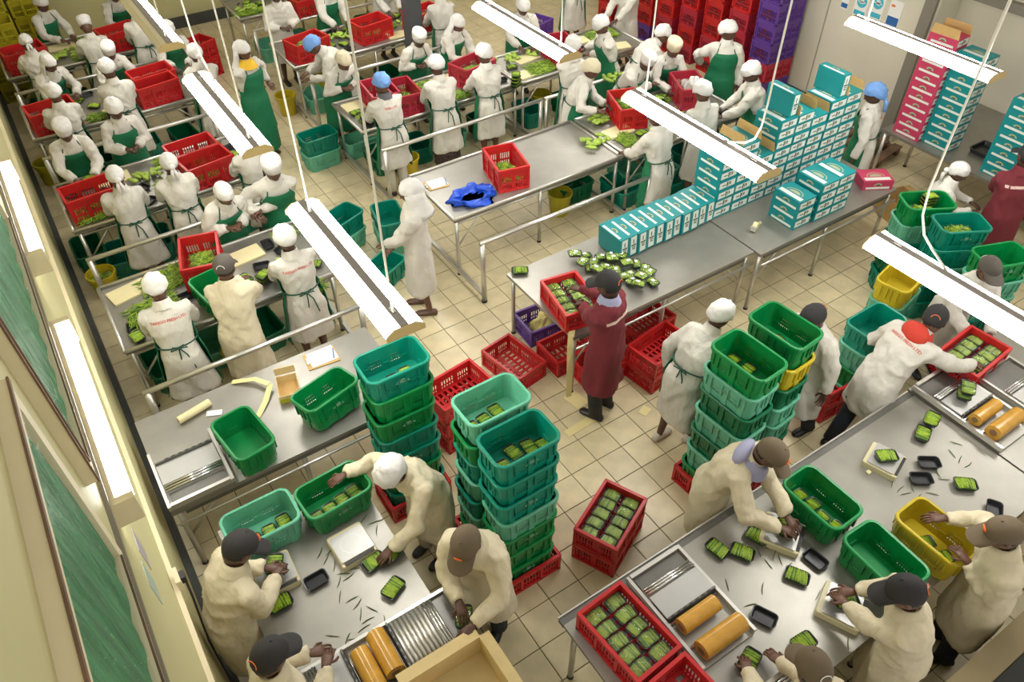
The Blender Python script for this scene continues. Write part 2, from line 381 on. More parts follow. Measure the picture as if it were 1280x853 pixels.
# ================================================================== tables
H = .83
def legs_(t, pts, z, r=.022, m=None, foot=True):
    for (x, y) in pts:
        l = MB().tube([(x, y, .02), (x, y, z)], r, 8).build('leg', m or STEEL2, t, True)
        if foot: MB().tube([(x, y, 0), (x, y, .025)], [r*1.25, r*1.1], 8).build('rubber_foot', RUBBER, l)
def table(label, x0, x1, y0, y1, rim=True, shelf=False, rail=None, braces=True, xlegs=None, dark_apron=False, name='steel_table', channel=False):
    t = thing(name, label, 'table', ((x0+x1)/2, (y0+y1)/2, 0)); w = (x1-x0)/2; d = (y1-y0)/2
    MB().bbox(-w, w, -d, d, H-.035, H).build('tabletop', STEEL, t)
    if rim:
        b = MB()
        for s in (-1, 1):
            b.tube([(-w, s*d, H+.012), (w, s*d, H+.012)], .02, 6); b.tube([(s*w, -d, H+.012), (s*w, d, H+.012)], .02, 6)
        b.build('raised_rim', STEEL2, t, True)
    xs = xlegs or [-w+.05, 0, w-.05]
    legs_(t, [(x, y) for x in xs for y in (-d+.05, d-.05)], H-.03)
    for s in (-1, 1): MB().tube([(-w+.05, s*(d-.05), H-.09), (w-.05, s*(d-.05), H-.09)], .016, 6).build('under_rail', STEEL2, t, True)
    if braces:
        for s in (-1, 1): MB().tube([(s*(w-.05), -d+.05, H-.42), (s*(w-.38), -d+.05, H-.06)], .012, 6).build('brace', STEEL2, t, True)
    if channel: MB().bbox(-w, w, d+.004, d+.06, H-.05, H-.015).build('edge_channel', DSTEEL, t); MB().tube([(-w, d+.066, H-.012), (w, d+.066, H-.012)], .010, 6).build('edge_tube', STEEL2, t)
    if dark_apron:
        MB().bbox(-w+.1, w-.1, -d+.02, -d+.22, H-.10, H-.04).build('under_tray', DSTEEL, t)
        MB().tube([(-w+.02, -d-.03, H-.13), (w-.02, -d-.03, H-.13)], .014, 6).build('front_rail', STEEL2, t, True)
    if rail:
        yr = -d-rail-.13; zr = .84
        MB().tube([(-w, yr, zr), (w, yr, zr)], .026, 8).build('front_rail', STEEL2, t, True)
        for s in (-1, 1):
            l = MB().tube([(s*(w-.03), yr, .02), (s*(w-.03), yr, zr)], .03, 8).build('rail_post', STEEL2, t, True)
            MB().tube([(s*(w-.03), yr, 0), (s*(w-.03), yr, .03)], .036, 8).build('rubber_foot', RUBBER, l)
            MB().bbox(s*(w-.03)-.02, s*(w-.03)+.02, yr, d-.05, .07, .12).build('floor_beam', STEEL2, t)
    return t
table('bare steel table holding the blue bag, notebook and one red crate', .3, 2.75, 2.8, 3.9, rail=.42)
table('steel sorting table beside cream wall with big bean heaps, first row', -3.35, -1.2, 2.68, 3.79, rail=.5)
table('steel sorting table beside cream wall, second row, two red crates of beans', -3.35, -1.15, 4.98, 6.09, rail=.5)
table('steel sorting table beside cream wall, third row, two empty red crates', -3.35, -1.15, 7.42, 8.5, rail=.45)
table('steel sorting table beside cream wall, farthest row next to yellow crates', -3.35, -1.15, 9.55, 10.6, rail=.45)
table('steel sorting table in the middle block with five coated workers', .3, 2.8, 5.2, 6.15, rail=.45)
table('steel sorting table in middle block by steel column', .3, 3.0, 7.53, 8.58, rail=.45)
table('steel sorting table in middle block close to the back wall', .25, 3.0, 9.8, 10.8, rail=.45)
table('steel sorting table joined to the bare table, opposite the carton tower', 2.82, 4.85, 2.75, 3.9)
table('steel sorting table next to purple crate, right block', 2.84, 5.2, 5.2, 6.15, rail=.45)
table('steel sorting table at right block back, woman in white hat beside', 4.2, 6.0, 6.0, 7.0) if 0 else None
table('steel packing table with loose bean packs and a row of teal cartons', .27, 2.69, .5, 1.67, rim=False, dark_apron=True)
table('steel packing table under the tall teal carton tower', 2.71, 5.0, .42, 1.67, rim=False, dark_apron=True)
table('steel packing table with wrapping machine by cream wall and two green tubs', -3.5, -1.32, .65, 1.76, rim=False, dark_apron=True)
table('steel weighing table by cream wall with two scales', -3.25, -2.15, -2.3, .30, rim=False, xlegs=[-.5, .5], braces=False)
table('long steel weighing table with green and yellow tubs', -1.5, 2.33, -2.98, -1.76, rim=False, xlegs=[-1.85, 0, 1.85], braces=False, channel=True)
table('steel table with film rolls and red crate where man in red hood works', 2.35, 4.6, -2.95, -1.68, rim=False, braces=False)
table('wide side table with pink and teal carton stacks by right wall', 6.05, 7.75, -1.6, 1.45, rim=False, braces=False)

# ================================================================== crates and tubs
def tub_mesh():
    b = MB(); W, D = .54, .355
    prof = [(.468, .288, .0, .05), (.482, .302, .100, .055), (.500, .318, .104, .06), (.508, .325, .225, .065), (W, D, .228, .08), (W, D, .252, .08), (W-.012, D-.012, .258, .076),
            (W-.045, D-.045, .255, .06), (.462, .280, .02, .05)]
    b.loft([rrect(w, d, z, r, 4) for w, d, z, r in prof])
    for s in (-1, 1):
        for x in (-.19, -.14, -.03, .03, .14, .19): b.box((x, s*.164, .165), (.012, .02, .125))
        for y in (-.085, -.02, .02, .085): b.box((s*.255, y, .165), (.02, .012, .125))
        for x in (-.16, 0, .16): b.box((x, s*.148, .052), (.05, .014, .10))
        b.box((s*.239, 0, .052), (.014, .07, .10))
    return b.mesh('tub')
TUB = tub_mesh(); TUB.materials.append(MATS['green_tub_plastic'])
mk = MB().bbox(-.055, .055, -.168, -.160, .145, .150).bbox(-.045, .045, -.168, -.160, .157, .161).bbox(-.02, .02, -.168, -.160, .168, .174).mesh('stamp'); mk.materials.append(mat('faded_stamp', (.20, .36, .24), .6))
def tub(loc, rz, c, label, group='plastic tubs', stamp=True, rot=None):
    t = thing('plastic_tub', label, 'tub', loc, rz, group, rot)
    o = link('tub_shell', TUB, MATS[c.replace(' ', '_')+'_tub_plastic'], t)
    if stamp: link('moulded_stamp', mk, None, t)
    return t
def slotted(b, w, h, cols, rows, place, th=.008, skipc=None):
    """panel with real slots; place(u, v, t) maps panel coordinates to the crate"""
    xs = [-w/2]; 
    for c in cols: xs += [c[0], c[1]]
    xs.append(w/2)
    zs = [0]
    for r in rows: zs += [r[0], r[1]]
    zs.append(h)
    nx, nz = len(xs)-1, len(zs)-1
    solid = lambda i, j: 0 <= i < nx and 0 <= j < nz and not (i % 2 == 1 and j % 2 == 1)
    for i in range(nx):
        for j in range(nz):
            if not solid(i, j): continue
            q = [(xs[i], zs[j]), (xs[i+1], zs[j]), (xs[i+1], zs[j+1]), (xs[i], zs[j+1])]
            vs = [place(u, v, 0) for u, v in q]+[place(u, v, th) for u, v in q]
            fs = [(0, 1, 2, 3), (7, 6, 5, 4)]
            for k, (di, dj) in enumerate(((0, -1), (1, 0), (0, 1), (-1, 0))):
                if not solid(i+di, j+dj): a = k; c2 = (k+1) % 4; fs.append((a, a+4, c2+4, c2))
            b.add(vs, fs)
def crate_mesh(hh, name):
    b = MB(); W, D = .58, .39
    def cols(w, n, gaps): 
        out = []
        for a, c in gaps:
            st = (c-a)/n
            for i in range(n): out.append((a+i*st+st*.22, a+i*st+st*.78))
        return out
    rl = [(.03, hh*.30), (hh*.38, hh*.64)]
    cl = cols(W, 5, ((-.25, -.12), (-.075, .075), (.12, .25))); cs = cols(D, 5, ((-.15, -.02), (.02, .15)))
    for s in (-1, 1):
        slotted(b, W-.02, hh-.03, cl, rl, lambda u, v, t, s=s: V((u, s*(D/2-.012-t), v)))
        slotted(b, D-.02, hh-.03, cs, rl, lambda u, v, t, s=s: V((s*(W/2-.012-t), u, v)))
        for q in (-1, 1):
            b.box((s*(W/2-.012), q*(D/2-.012), hh/2-.01), (.028, .028, hh-.02))
        b.box((0, s*(D/2-.008), hh-.018), (W, .026, .036)); b.box((s*(W/2-.008), 0, hh-.018), (.026, D, .036))
        for x in (-.098, .098): b.box((x, s*(D/2-.006), hh*.46), (.022, .016, hh*.86))
        b.box((0, s*(D/2-.005), .012), (W, .014, .024)); b.box((s*(W/2-.005), 0, .012), (.014, D, .024))
    g = cols(W, 9, ((-.26, .26),)); g2 = [(-.16, -.10), (-.08, -.02), (.02, .08), (.10, .16)]
    slotted(b, W-.03, D-.03, g, [(c+D/2-.015, e+D/2-.015) for c, e in g2], lambda u, v, t: V((u, v-(D-.03)/2, .004+t)), .01)
    return b.mesh(name)
CRATE = {'deep': crate_mesh(.30, 'deep_crate'), 'low': crate_mesh(.215, 'low_crate')}
for m in CRATE.values(): m.materials.append(plastic('red'))
emb = {k: MB().bbox(-.06, .06, -.2005, -.197, h*.66, h*.80).mesh('crate_emblem') for k, h in (('deep', .3), ('low', .215))}
for m in emb.values(): m.materials.append(mat('faded_emblem', (.40, .10, .07), .6))
def crate(loc, rz, c, kind, label, group='slatted plastic crates', rot=None, emblem=True):
    t = thing('plastic_crate', label, 'crate', loc, rz, group, rot)
    link('crate_shell', CRATE[kind], plastic(c), t)
    return t
# ------------------------------------------------------------------ beans
def bean(b, p, ang, ln, r=.0042, tilt=0., bend=.1, n=4, seg=3, mi=0):
    d = V((math.cos(ang)*math.cos(tilt), math.sin(ang)*math.cos(tilt), math.sin(tilt))); s = V((-math.sin(ang), math.cos(ang), 0))
    pts = []; rr = []
    for i in range(seg+1):
        u = i/seg-.5; pts.append(V(p)+d*(u*ln)+s*(bend*ln*(u*u-.12))); rr.append(r*(1 if 0 < i < seg else .35))
    b.tube(pts, rr, n, mi)
def heap_mesh(w, d, h, n, seed):
    rnd = random.Random(seed); b = MB()
    for k in range(n):
        x = rnd.uniform(-1, 1)*.92; y = rnd.uniform(-1, 1)*.92
        z = h*(1-.55*x*x)*(1-.55*y*y)*rnd.uniform(.75, 1.05)+.004
        bean(b, (x*w/2, y*d/2, z), rnd.uniform(0, 2*PI), rnd.uniform(.09, .14), .0055, rnd.uniform(-.25, .25), rnd.uniform(-.2, .2), mi=rnd.choice((0, 0, 1)))
    rings = [[V((w/2*.93*q*math.cos(2*PI*j/20), d/2*.93*q*math.sin(2*PI*j/20), h*.9*(1-q**3))) for j in range(20)] for q in (1, .85, .6, .3)]
    b.loft(rings, 1)
    return b.mesh('bean_heap')
HEAP = {'crate': heap_mesh(.42, .24, .10, 210, 1), 'tub': heap_mesh(.35, .18, .07, 150, 2), 'small': heap_mesh(.26, .2, .05, 110, 3),
        'wide': heap_mesh(.55, .38, .05, 260, 4), 'strip': heap_mesh(.8, .2, .04, 230, 5)}
for m in HEAP.values(): m.materials.append(BEAN); m.materials.append(BEAND)
def heap(kind, loc, rz, label, sc=1.0):
    o = link('bean_heap', HEAP[kind], None); o.location = loc; o.rotation_euler = (0, 0, rz); o.scale = (sc, sc, sc)
    tag(o, label, 'green beans'); return stuff(o)
def tray_mesh():
    b = MB(); b.loft([rrect(.135, .088, 0, .02), rrect(.16, .112, .03, .026), rrect(.168, .12, .032, .028), rrect(.168, .12, .035, .028), rrect(.152, .104, .033, .022), rrect(.128, .082, .005, .018)])
    return b.mesh('tray')
TRAY = tray_mesh(); TRAY.materials.append(TRAYM)
def packbeans(n, seed, top=.047, ln=.108, w=.135):
    rnd = random.Random(seed); b = MB()
    for k in range(n):
        u = (k+.5)/n-.5
        bean(b, (u*w, rnd.uniform(-.003, .003), top-.016*abs(u)*2), PI/2+rnd.uniform(-.10, .10), ln*rnd.uniform(.92, 1.05), .0062, 0, rnd.uniform(-.05, .05), 5, 3, rnd.choice((0, 0, 1)))
        bean(b, (u*w+.004, rnd.uniform(-.003, .003), top-.011-.016*abs(u)*2), PI/2+rnd.uniform(-.10, .10), ln, .006, 0, 0, 4, 2, 1)
    b.box((0, 0, (top-.012)/2+.004), (w*.96, ln*.9, top-.02), 0, 1)  # dark filler: gap shade put into the colour
    return b.mesh('beans')
PBEAN = [packbeans(14, s) for s in (1, 2, 3)]
for m in PBEAN: m.materials.append(BEAN); m.materials.append(BEAND)
fb = MB().loft([rrect(.160, .112, .030, .03), rrect(.158, .115, .045, .03), rrect(.135, .10, .0555, .03), rrect(.07, .05, .0575, .02)]); PFILM = fb.mesh('film', True); PFILM.materials.append(FILM)
plab = MB().box((.01, 0, .0588), (.045, .035, .001)).mesh('price_label'); plab.materials.append(WHITE)
NP = [0]
def pack(loc, rz, label, group, film=True, beans=True, tray=True, lab=False, rot=None, sc=1.06):
    t = thing('bean_pack' if beans else 'empty_tray', label, 'bean pack' if beans else 'tray', loc, rz, group, rot); t.scale = (sc, sc*.94, sc)
    NP[0] += 1
    if tray: link('tray', TRAY, None, t)
    if beans: stuff(link('beans', PBEAN[NP[0] % 3], None, t))
    if film: link('film_wrap', PFILM, None, t)
    if lab: link('price_label', plab, None, t)
    return t
def bundle(loc, rz, label, group, rot=None):
    return pack(loc, rz, label, group, film=False, beans=True, tray=True, rot=rot, sc=.92)

# tall tub stacks: (x, y, rotation, base crate, colours from the top, description)
def stack(x, y, rz, cols, desc, base='red', pitch=.2375, z0=.07, jit=.012):
    rr = random.Random(int(x*1000+y*100))
    if base:
        crate((x, y, 0), rz, base, 'low', 'low %s slatted crate at the foot of the %s' % (base, desc), 'crates under the tub stacks')
    n = len(cols)
    for k, c in enumerate(reversed(cols)):
        i = n-1-k
        pos = ORD[i] if i else 'top'
        tub((x+rr.uniform(-jit, jit), y+rr.uniform(-jit, jit), z0+k*pitch), rz+rr.uniform(-.02, .02)+(PI if k % 2 else 0), c,
            '%s plastic tub, %s %s' % (c, pos+(' one' if i else ' one'), 'of the '+desc), 'tubs in the '+desc)
    return z0+(n-1)*pitch
zF = stack(-1.25, -.83, 0, ['teal', 'teal', 'teal', 'mint', 'green', 'green', 'green'], 'front teal stack by the brown cap')
zM = stack(-1.23, -.42, 0, ['mint', 'green', 'teal', 'mint', 'teal', 'mint', 'green'], 'mint-topped stack')
zL = stack(-1.63, .33, R(-1), ['teal', 'green', 'green', 'teal', 'teal', 'green', 'teal'], 'stack next to the clipboard table')
zR1 = stack(.66, -1.13, R(94), ['green', 'mint', 'dark green', 'mint', 'dark green', 'mint', 'green'], 'stack by man in lilac hood')
zR2 = stack(1.15, -1.07, R(94), ['green', 'yellow', 'dark green', 'mint', 'mint', 'dark green', 'mint'], 'stack containing a yellow tub')
def inside(cx, cy, z, offs, rz, desc, g, tiltr=.12):
    rr = random.Random(int(cx*999+cy*77))
    for (dx, dy, a) in offs:
        p = Matrix.Rotation(rz, 3, 'Z') @ V((dx, dy, 0))
        bundle((cx+p.x, cy+p.y, z+.023), rz+a, desc, g, rot=(rr.uniform(-tiltr, tiltr)*.4, rr.uniform(-tiltr, tiltr)*.4, rz+a))
inside(-1.25, -.83, zF, [(-.14, -.04, 1.6), (-.02, .04, 1.7), (.10, .02, 1.5), (.20-.0, -.03, 1.6)], 0, 'open tray of beans inside the teal tub beside the brown-capped man', 'trays in the front teal tub')
inside(-1.23, -.42, zM, [(-.16, -.03, 1.6), (-.045, -.01, 1.7), (.07, .02, 1.6)], 0, 'open tray of beans in the mint tub topping its stack', 'trays in the mint top tub')
inside(-1.63, .33, zL, [(-.15, -.03, 1.6), (-.02, -.02, 1.6), (.1, .0, 1.6)], 0, 'open tray of beans in the teal tub next to the clipboard table', 'trays in the teal tub by the clipboard table')
inside(.66, -1.13, zR1, [(.14, -.04, 1.5), (.0, -.05, 1.6), (-.13, .03, 1.5)], R(94), 'open bean tray in the top green tub by the lilac hood', 'trays in the green tub by lilac hood')
inside(1.15, -1.07, zR2, [(.16, .02, 1.6), (.05, .0, 1.5), (-.06, .02, 1.6), (-.17, .0, 1.5)], R(94), 'open tray of beans in the green tub over the yellow one', 'trays in the tub over the yellow one')

# looser stacks at the right
def at2(x, y, z): p = A(x, y, z); return p.x, p.y
x, y = at2(1098, 400, .98); stack(x, y, R(2), ['teal', 'mint', 'green', 'mint'], 'short aisle stack near red hood', base=None, z0=0)
x, y = at2(1127, 345, .97); stack(x, y, R(12), ['yellow', 'mint', 'teal', 'dark green'], 'yellow-topped stack behind the lamp', base='red', z0=.03)
x, y = at2(1160, 248, 1.22); stack(x, y, R(-30), ['green', 'mint', 'teal', 'dark green', 'teal'], 'stack of loose beans by crimson carton', base=None, z0=0)
heap('tub', (x-.05, y, 1.06), R(-30), 'loose beans in the green tub with packs beside pink carton', .8)
for k in range(3): pack((x+.1, y+.03, 1.09+k*.038), R(-20), 'bean pack piled in the green tub with loose beans', 'packs in the green tub of loose beans', film=False)
x, y = at2(1203, 277, 1.22); stack(x, y, R(-30), ['teal', 'teal', 'mint', 'teal', 'teal'], 'teal stack before the maroon coat', base=None, z0=0)
heap('tub', (x, y, 1.08), R(-30), 'loose beans in the teal tub in front of maroon coat', .75)
x, y = at2(1255, 318, 1.2); stack(x, y, R(-20), ['green', 'mint', 'mint', 'teal', 'teal'], 'stack behind the dark-capped worker', base=None, z0=0)

# tubs on the tables
tub((-2.78, .90, H+.002), R(98), 'green', 'empty green tub beside the wood-coloured paper roll', stamp=True)
tub((-2.03, .92, H+.025), R(14), 'green', 'empty green tub tilted against the clipboard side of the table', rot=(R(-9), 0, R(14)))
tub((-2.95, .04, H+.002), 0, 'mint', 'mint tub of bean trays behind man in black cap')
inside(-2.95, .04, H+.002, [(-.09, -.03, 1.6), (.03, -.01, 1.6), (.15, .02, 1.6)], 0, 'tray of beans in the mint tub behind black cap', 'trays in the mint table tub', .05)
p = A(416, 612, 1.08); tub((p.x, p.y, H+.002), R(4), 'green', 'green tub into which woman in white hood reaches')
inside(p.x, p.y, H+.002, [(-.17, -.03, 1.6), (-.06, -.02, 1.6), (.05, .0, 1.6), (.16, .02, 1.6)], R(4), 'tray of beans in the green tub the woman reaches into', 'trays in the reached-into tub')
tub((.62, -2.11, H+.002), R(91), 'green', 'green tub of bean trays beside man in lilac hood')
inside(.62, -2.11, H+.002, [(.17, .0, 1.5), (.055, -.02, 1.6), (-.06, .02, 1.55), (-.175, .0, 1.5)], R(91), 'tray of beans in the green tub beside lilac hood', 'trays in the tub beside lilac hood')
tub((.60, -2.69, H+.002), R(88), 'green', 'empty green tub in front of man with black cap and scale')
tub((1.08, -2.77, H+.002), R(91), 'yellow', 'yellow tub with two packs and a hand reaching in')
inside(1.08, -2.77, H+.002, [(.03, .0, 1.2), (-.12, .0, 1.2)], R(91), 'bean pack lying in the yellow tub', 'packs in the yellow tub')
p = A(268, 358, 1.08); tub((p.x, p.y, H+.002), R(100), 'green', 'green tub of loose beans beside man in dark grey cap')
heap('tub', (p.x, p.y, H+.03), R(100), 'loose beans in the green tub beside dark grey cap')

# ------------------------------------------------------------------ red crates standing on tables, with beans
TRECT = [(.3, 2.75, 2.8, 3.9), (-3.35, -1.2, 2.68, 3.79), (-3.35, -1.15, 4.98, 6.09), (-3.35, -1.15, 7.42, 8.5), (-3.35, -1.15, 9.55, 10.6), (.3, 2.8, 5.2, 6.15), (.3, 3.0, 7.53, 8.58), (.25, 3.0, 9.8, 10.8), (2.82, 4.85, 2.75, 3.9), (2.84, 5.2, 5.2, 6.15)]
def rc(px, py, rz, label, kind='deep', beans='crate', c='red', z=H, top=None, sc=1.0, zz=.10, beanlabel=None):
    h = .30 if kind == 'deep' else .215
    p = A(px, py, z+h); ca, sa = abs(math.cos(R(rz))), abs(math.sin(R(rz))); hx, hy = .29*ca+.195*sa+.025, .29*sa+.195*ca+.025
    for a, b2, c2, d in TRECT:
        if a-.25 < p.x < b2+.25 and c2-.25 < p.y < d+.25: p.x = min(max(p.x, a+hx), b2-hx); p.y = min(max(p.y, c2+hy), d-hy)
    crate((p.x, p.y, z+.002), R(rz), c, kind, label)
    if beans: heap(beans, (p.x, p.y, z+zz), R(rz), beanlabel or 'green beans in the '+label, sc)
    return p
rc(632, 196, 77, 'red crate of beans on the bare table by the blue bag', zz=.05)
rc(244, 306, 76, 'red crate half full of beans beside seated-height green tub, first wall row', zz=.08)
rc(98, 238, 4, 'red crate with pale emblem at the wall end of the second row', zz=.05, sc=.8)
rc(263, 208, 8, 'red crate of beans in front of another red crate, second row', zz=.06, beans='small', sc=1.2)
rc(238, 181, 4, 'red crate with few beans behind another red crate, second row', zz=.04, beans='small')
rc(56, 133, 6, 'red crate at the wall end of the third row', zz=.08, beans='small', sc=1.3)
rc(198, 110, 8, 'larger-looking empty red crate on the third wall row', beans=None)
rc(187, 88, 6, 'empty red crate behind another empty one, third wall row', beans=None)
rc(24, 60, 8, 'red crate beside the yellow crate stack, farthest wall row', zz=.06, beans='small')
rc(150, 42, 10, 'red crate of beans held by far aproned worker under lamp', zz=.10)
p = A(248, 74, .3); crate((p.x, p.y, 0), R(20), 'red', 'deep', 'red crate on the floor beside the aisle lamp'); crate((p.x, p.y, .302), R(24), 'red', 'deep', 'red crate topping another in the aisle beside the lamp')
rc(363, 54, 12, 'red crate of beans at the aisle end by blue cap worker', zz=.14)
rc(462, 24, 8, 'red crate of beans with white tags by the steel column', zz=.08, beans='small')
rc(384, -6, 4, 'red crate at the far table behind worker holding beans')
rc(510, 115, 84, 'red crate of beans in front of the bent cream-capped worker', zz=.10, beans='small', sc=1.2, c='crimson')
rc(474, 108, 84, 'red crate holding dark aubergines behind another crate', beans=None, c='crimson')
rc(590, 76, 12, 'red crate of beans between two workers seen from behind, middle block', zz=.10, c='crimson')
rc(562, 6, 10, 'red crate of beans right of the steel column')
rc(714, 58, 78, 'red crate partly behind the lamp end, right block', beans='small', c='crimson')
rc(776, 118, 70, 'red crate of leaves under the lamp by cream hat worker', zz=.14)
rc(862, 100, 66, 'crimson crate with white cloth in it near red crate wall', c='crimson', zz=.10, beans='small')
# two low red crates of wrapped packs at the near table
AIS = 25
def packed(px, py, rz, label, z, glabel, rows=5, skip=(), zoff=.10, c='red'):
    p = A(px, py, z+.215); crate((p.x, p.y, z+.002), R(rz), c, 'low', label)
    for i in range(rows):
        for j in range(2):
            if (i, j) in skip: continue
            q = Matrix.Rotation(R(rz), 3, 'Z') @ V((-.215+i*.1075, -.086+j*.172, 0))
            for lev in (1,):
                pack((p.x+q.x, p.y+q.y, z+.02+zoff), R(rz+90), 'wrapped bean tray in the '+label, glabel, rot=(random.uniform(-.04, .04), random.uniform(-.04, .04), R(rz+90)+random.uniform(-.05, .05)), lab=False, sc=.90)
    return p
packed(786, 787, -86, 'full red crate at the near table corner', H, 'packs in the corner crate')
packed(872, 885, -86, 'red crate next to the corner crate', H, 'packs in the crate next to the corner crate', skip=((0, 0), (0, 1), (1, 0), (1, 1)))
p = A(764, 642, .43); crate((p.x, p.y, 0), R(AIS), 'red', 'low', 'lower red crate of the aisle pair')
packed(764, 642, AIS, 'upper red crate of the aisle pair', .213, 'packs in the aisle crate')
packed(714, 366, 80, 'red crate of packs handled by man in maroon coat', H, 'packs in the maroon man crate')
packed(1218, 438, 4, 'red crate under the red-hooded man', H, 'packs in the red-hood crate')
# empty red crates on the floor
def floorcrate(px, py, rz, n, desc, c='red', kind='low'):
    h = .213 if kind == 'low' else .3
    p = A(px, py, n*h)
    for k in range(n): crate((p.x, p.y, k*h), R(rz+random.uniform(-2, 2)), c, kind, '%s %s' % (desc, ('' if n == 1 else ', %s one' % ORD[n-1-k])) if n > 1 else desc)
floorcrate(642, 445, 100, 1, 'empty red crate lying on the aisle floor beside table leg')
floorcrate(572, 480, 8, 3, 'red crate stacked behind the teal tub stack', 'red')
floorcrate(826, 428, 6, 2, 'empty red crate in the pair beside maroon man')
floorcrate(806, 396, 4, 1, 'empty red crate behind the pair beside maroon man')
floorcrate(712, 428, 180, 1, 'red crate half hidden under the packing table')
floorcrate(752, 446, 178, 1, 'red crate behind the paper strip under packing table')
floorcrate(681, 393, 178, 1, 'purple crate with yellow bag under packing table', 'purple')
floorcrate(1046, 464, 178, 2, 'red crate standing behind the lone white coat')
floorcrate(668, 26, 20, 3, 'purple crate by the lamp near right back table', 'purple')

# ------------------------------------------------------------------ crate walls at the back
WALLC = [(4.15+.55*i, cs, 6.93) for i, cs in enumerate((['purple', 'crimson', 'purple', 'purple', 'purple', 'purple'], ['crimson', 'red', 'crimson', 'crimson', 'red', 'red'], ['red', 'crimson', 'red', 'red', 'red', 'red'],
         ['crimson', 'red', 'crimson', 'red', 'red', 'red'], ['red', 'crimson', 'red', 'crimson', 'red', 'red'], ['purple', 'red', 'red', 'crimson', 'crimson', 'red'], ['purple', 'red', 'red', 'red', 'crimson', 'crimson'], ['red', 'red', 'purple', 'red', 'crimson', 'red']))]
blk = {'p': MB().bbox(-.289, -.286, -.12, .12, .08, .10).bbox(-.289, -.286, -.10, .10, .12, .14).bbox(-.289, -.286, -.04, .04, .16, .19).mesh('dark_print')}
blk['p'].materials.append(mat('dark_red_print', (.10, .004, .01), .6))
for ci, (y, cs, x) in enumerate(WALLC):
    for k, c in enumerate(cs):
        t = crate((x-.0+random.uniform(-.01, .01), y, k*.302), 0, c, 'deep', '%s crate in the tall crate wall, %s column from purple end, %s layer' % (c, LAY[ci].replace('bottom', 'first'), ['bottom', 'second', 'third', 'fourth', 'fifth', 'sixth'][k]), 'crates in the tall red wall')
        link('dark_print', blk['p'], None, t)
for (x, y, cn) in ((-3.25, 11.9, 'back corner'), (-2.62, 11.95, 'back wall'), (-3.25, 11.4, 'middle'), (-3.25, 10.95, 'foremost')):
    for k in range(6):
        if x < -3.2 and y < 11 and k > 3: continue
        crate((x, y, k*.302), 0, 'olive', 'deep', 'yellow crate in the far corner, '+cn+' column, %s layer up' % ['bottom', 'second', 'third', 'fourth', 'fifth', 'sixth'][k], 'yellow corner crates')

# ================================================================== cartons
CW, CD, CT = .265, .365, .118
def carton_mesh():
    return MB().bbox(-CW/2, CW/2, -CD/2, CD/2, 0, CT).mesh('carton')
CART = carton_mesh(); CART.materials.append(TEAL)
e = .0012
# pale end label with dark print (on -Y face), strip on -X face and top strip
clab = MB().bbox(-CW*.44, CW*.44, -CD/2-e, -CD/2, CT*.20, CT*.84).mesh('end_label'); clab.materials.append(LABEL)
cpr = MB().bbox(-CW*.05, CW*.02, -CD/2-2*e, -CD/2-e, CT*.28, CT*.78).bbox(CW*.06, CW*.10, -CD/2-2*e, -CD/2-e, CT*.36, CT*.74).bbox(CW*.14, CW*.2, -CD/2-2*e, -CD/2-e, CT*.40, CT*.70).bbox(-CW*.3, -CW*.1, -CD/2-2*e, -CD/2-e, CT*.46, CT*.56).mesh('end_print'); cpr.materials.append(DKLOGO)
cst = MB().bbox(-CW/2-e, -CW/2, -CD*.40, CD*.38, CT*.10, CT*.34).mesh('side_strip'); cst.materials.append(LABEL)
_eb = [(-CW/2-e, 0, CT*.50)]+[(-CW/2-e, .05*math.cos(PI*k/10), CT*.50+.034*math.sin(PI*k/10)) for k in range(11)]
csm = MB().add(_eb, [(0, k+1, k+2) for k in range(10)]).add([(-CW/2-2*e, y, z) for y, z in ((-.03, CT*.52), (.03, CT*.52), (.012, CT*.66), (0, CT*.60), (-.012, CT*.68))], [(0, 1, 2, 3, 4)], 1).mesh('side_emblem'); csm.materials.append(mat('gold_emblem_print', (.36, .40, .24), .6)); csm.materials.append(DKLOGO)
ctop = MB().bbox(-CW*.40, -CW*.18, -CD*.42, CD*.42, CT, CT+e).mesh('top_strip'); ctop.materials.append(LABEL)
def arc(b, cx, cy, rx, ry, z, w, mi=0, a0=0, a1=PI):
    vs = []
    for k in range(11):
        a = a0+(a1-a0)*k/10
        vs += [V((cx+rx*math.sin(a), cy+ry*math.cos(a), z)), V((cx+(rx-w)*math.sin(a), cy+(ry-w)*math.cos(a), z))]
    b.add(vs, [(2*k, 2*k+1, 2*k+3, 2*k+2) for k in range(10)], mi)
eb = MB(); arc(eb, -CW*.10, 0, .085, .11, CT+e, .012); arc(eb, -CW*.10, 0, .05, .075, CT+e, .05); cemb = eb.mesh('arched_emblem'); cemb.materials.append(mat('gold_emblem_print', (.55, .50, .25), .6))
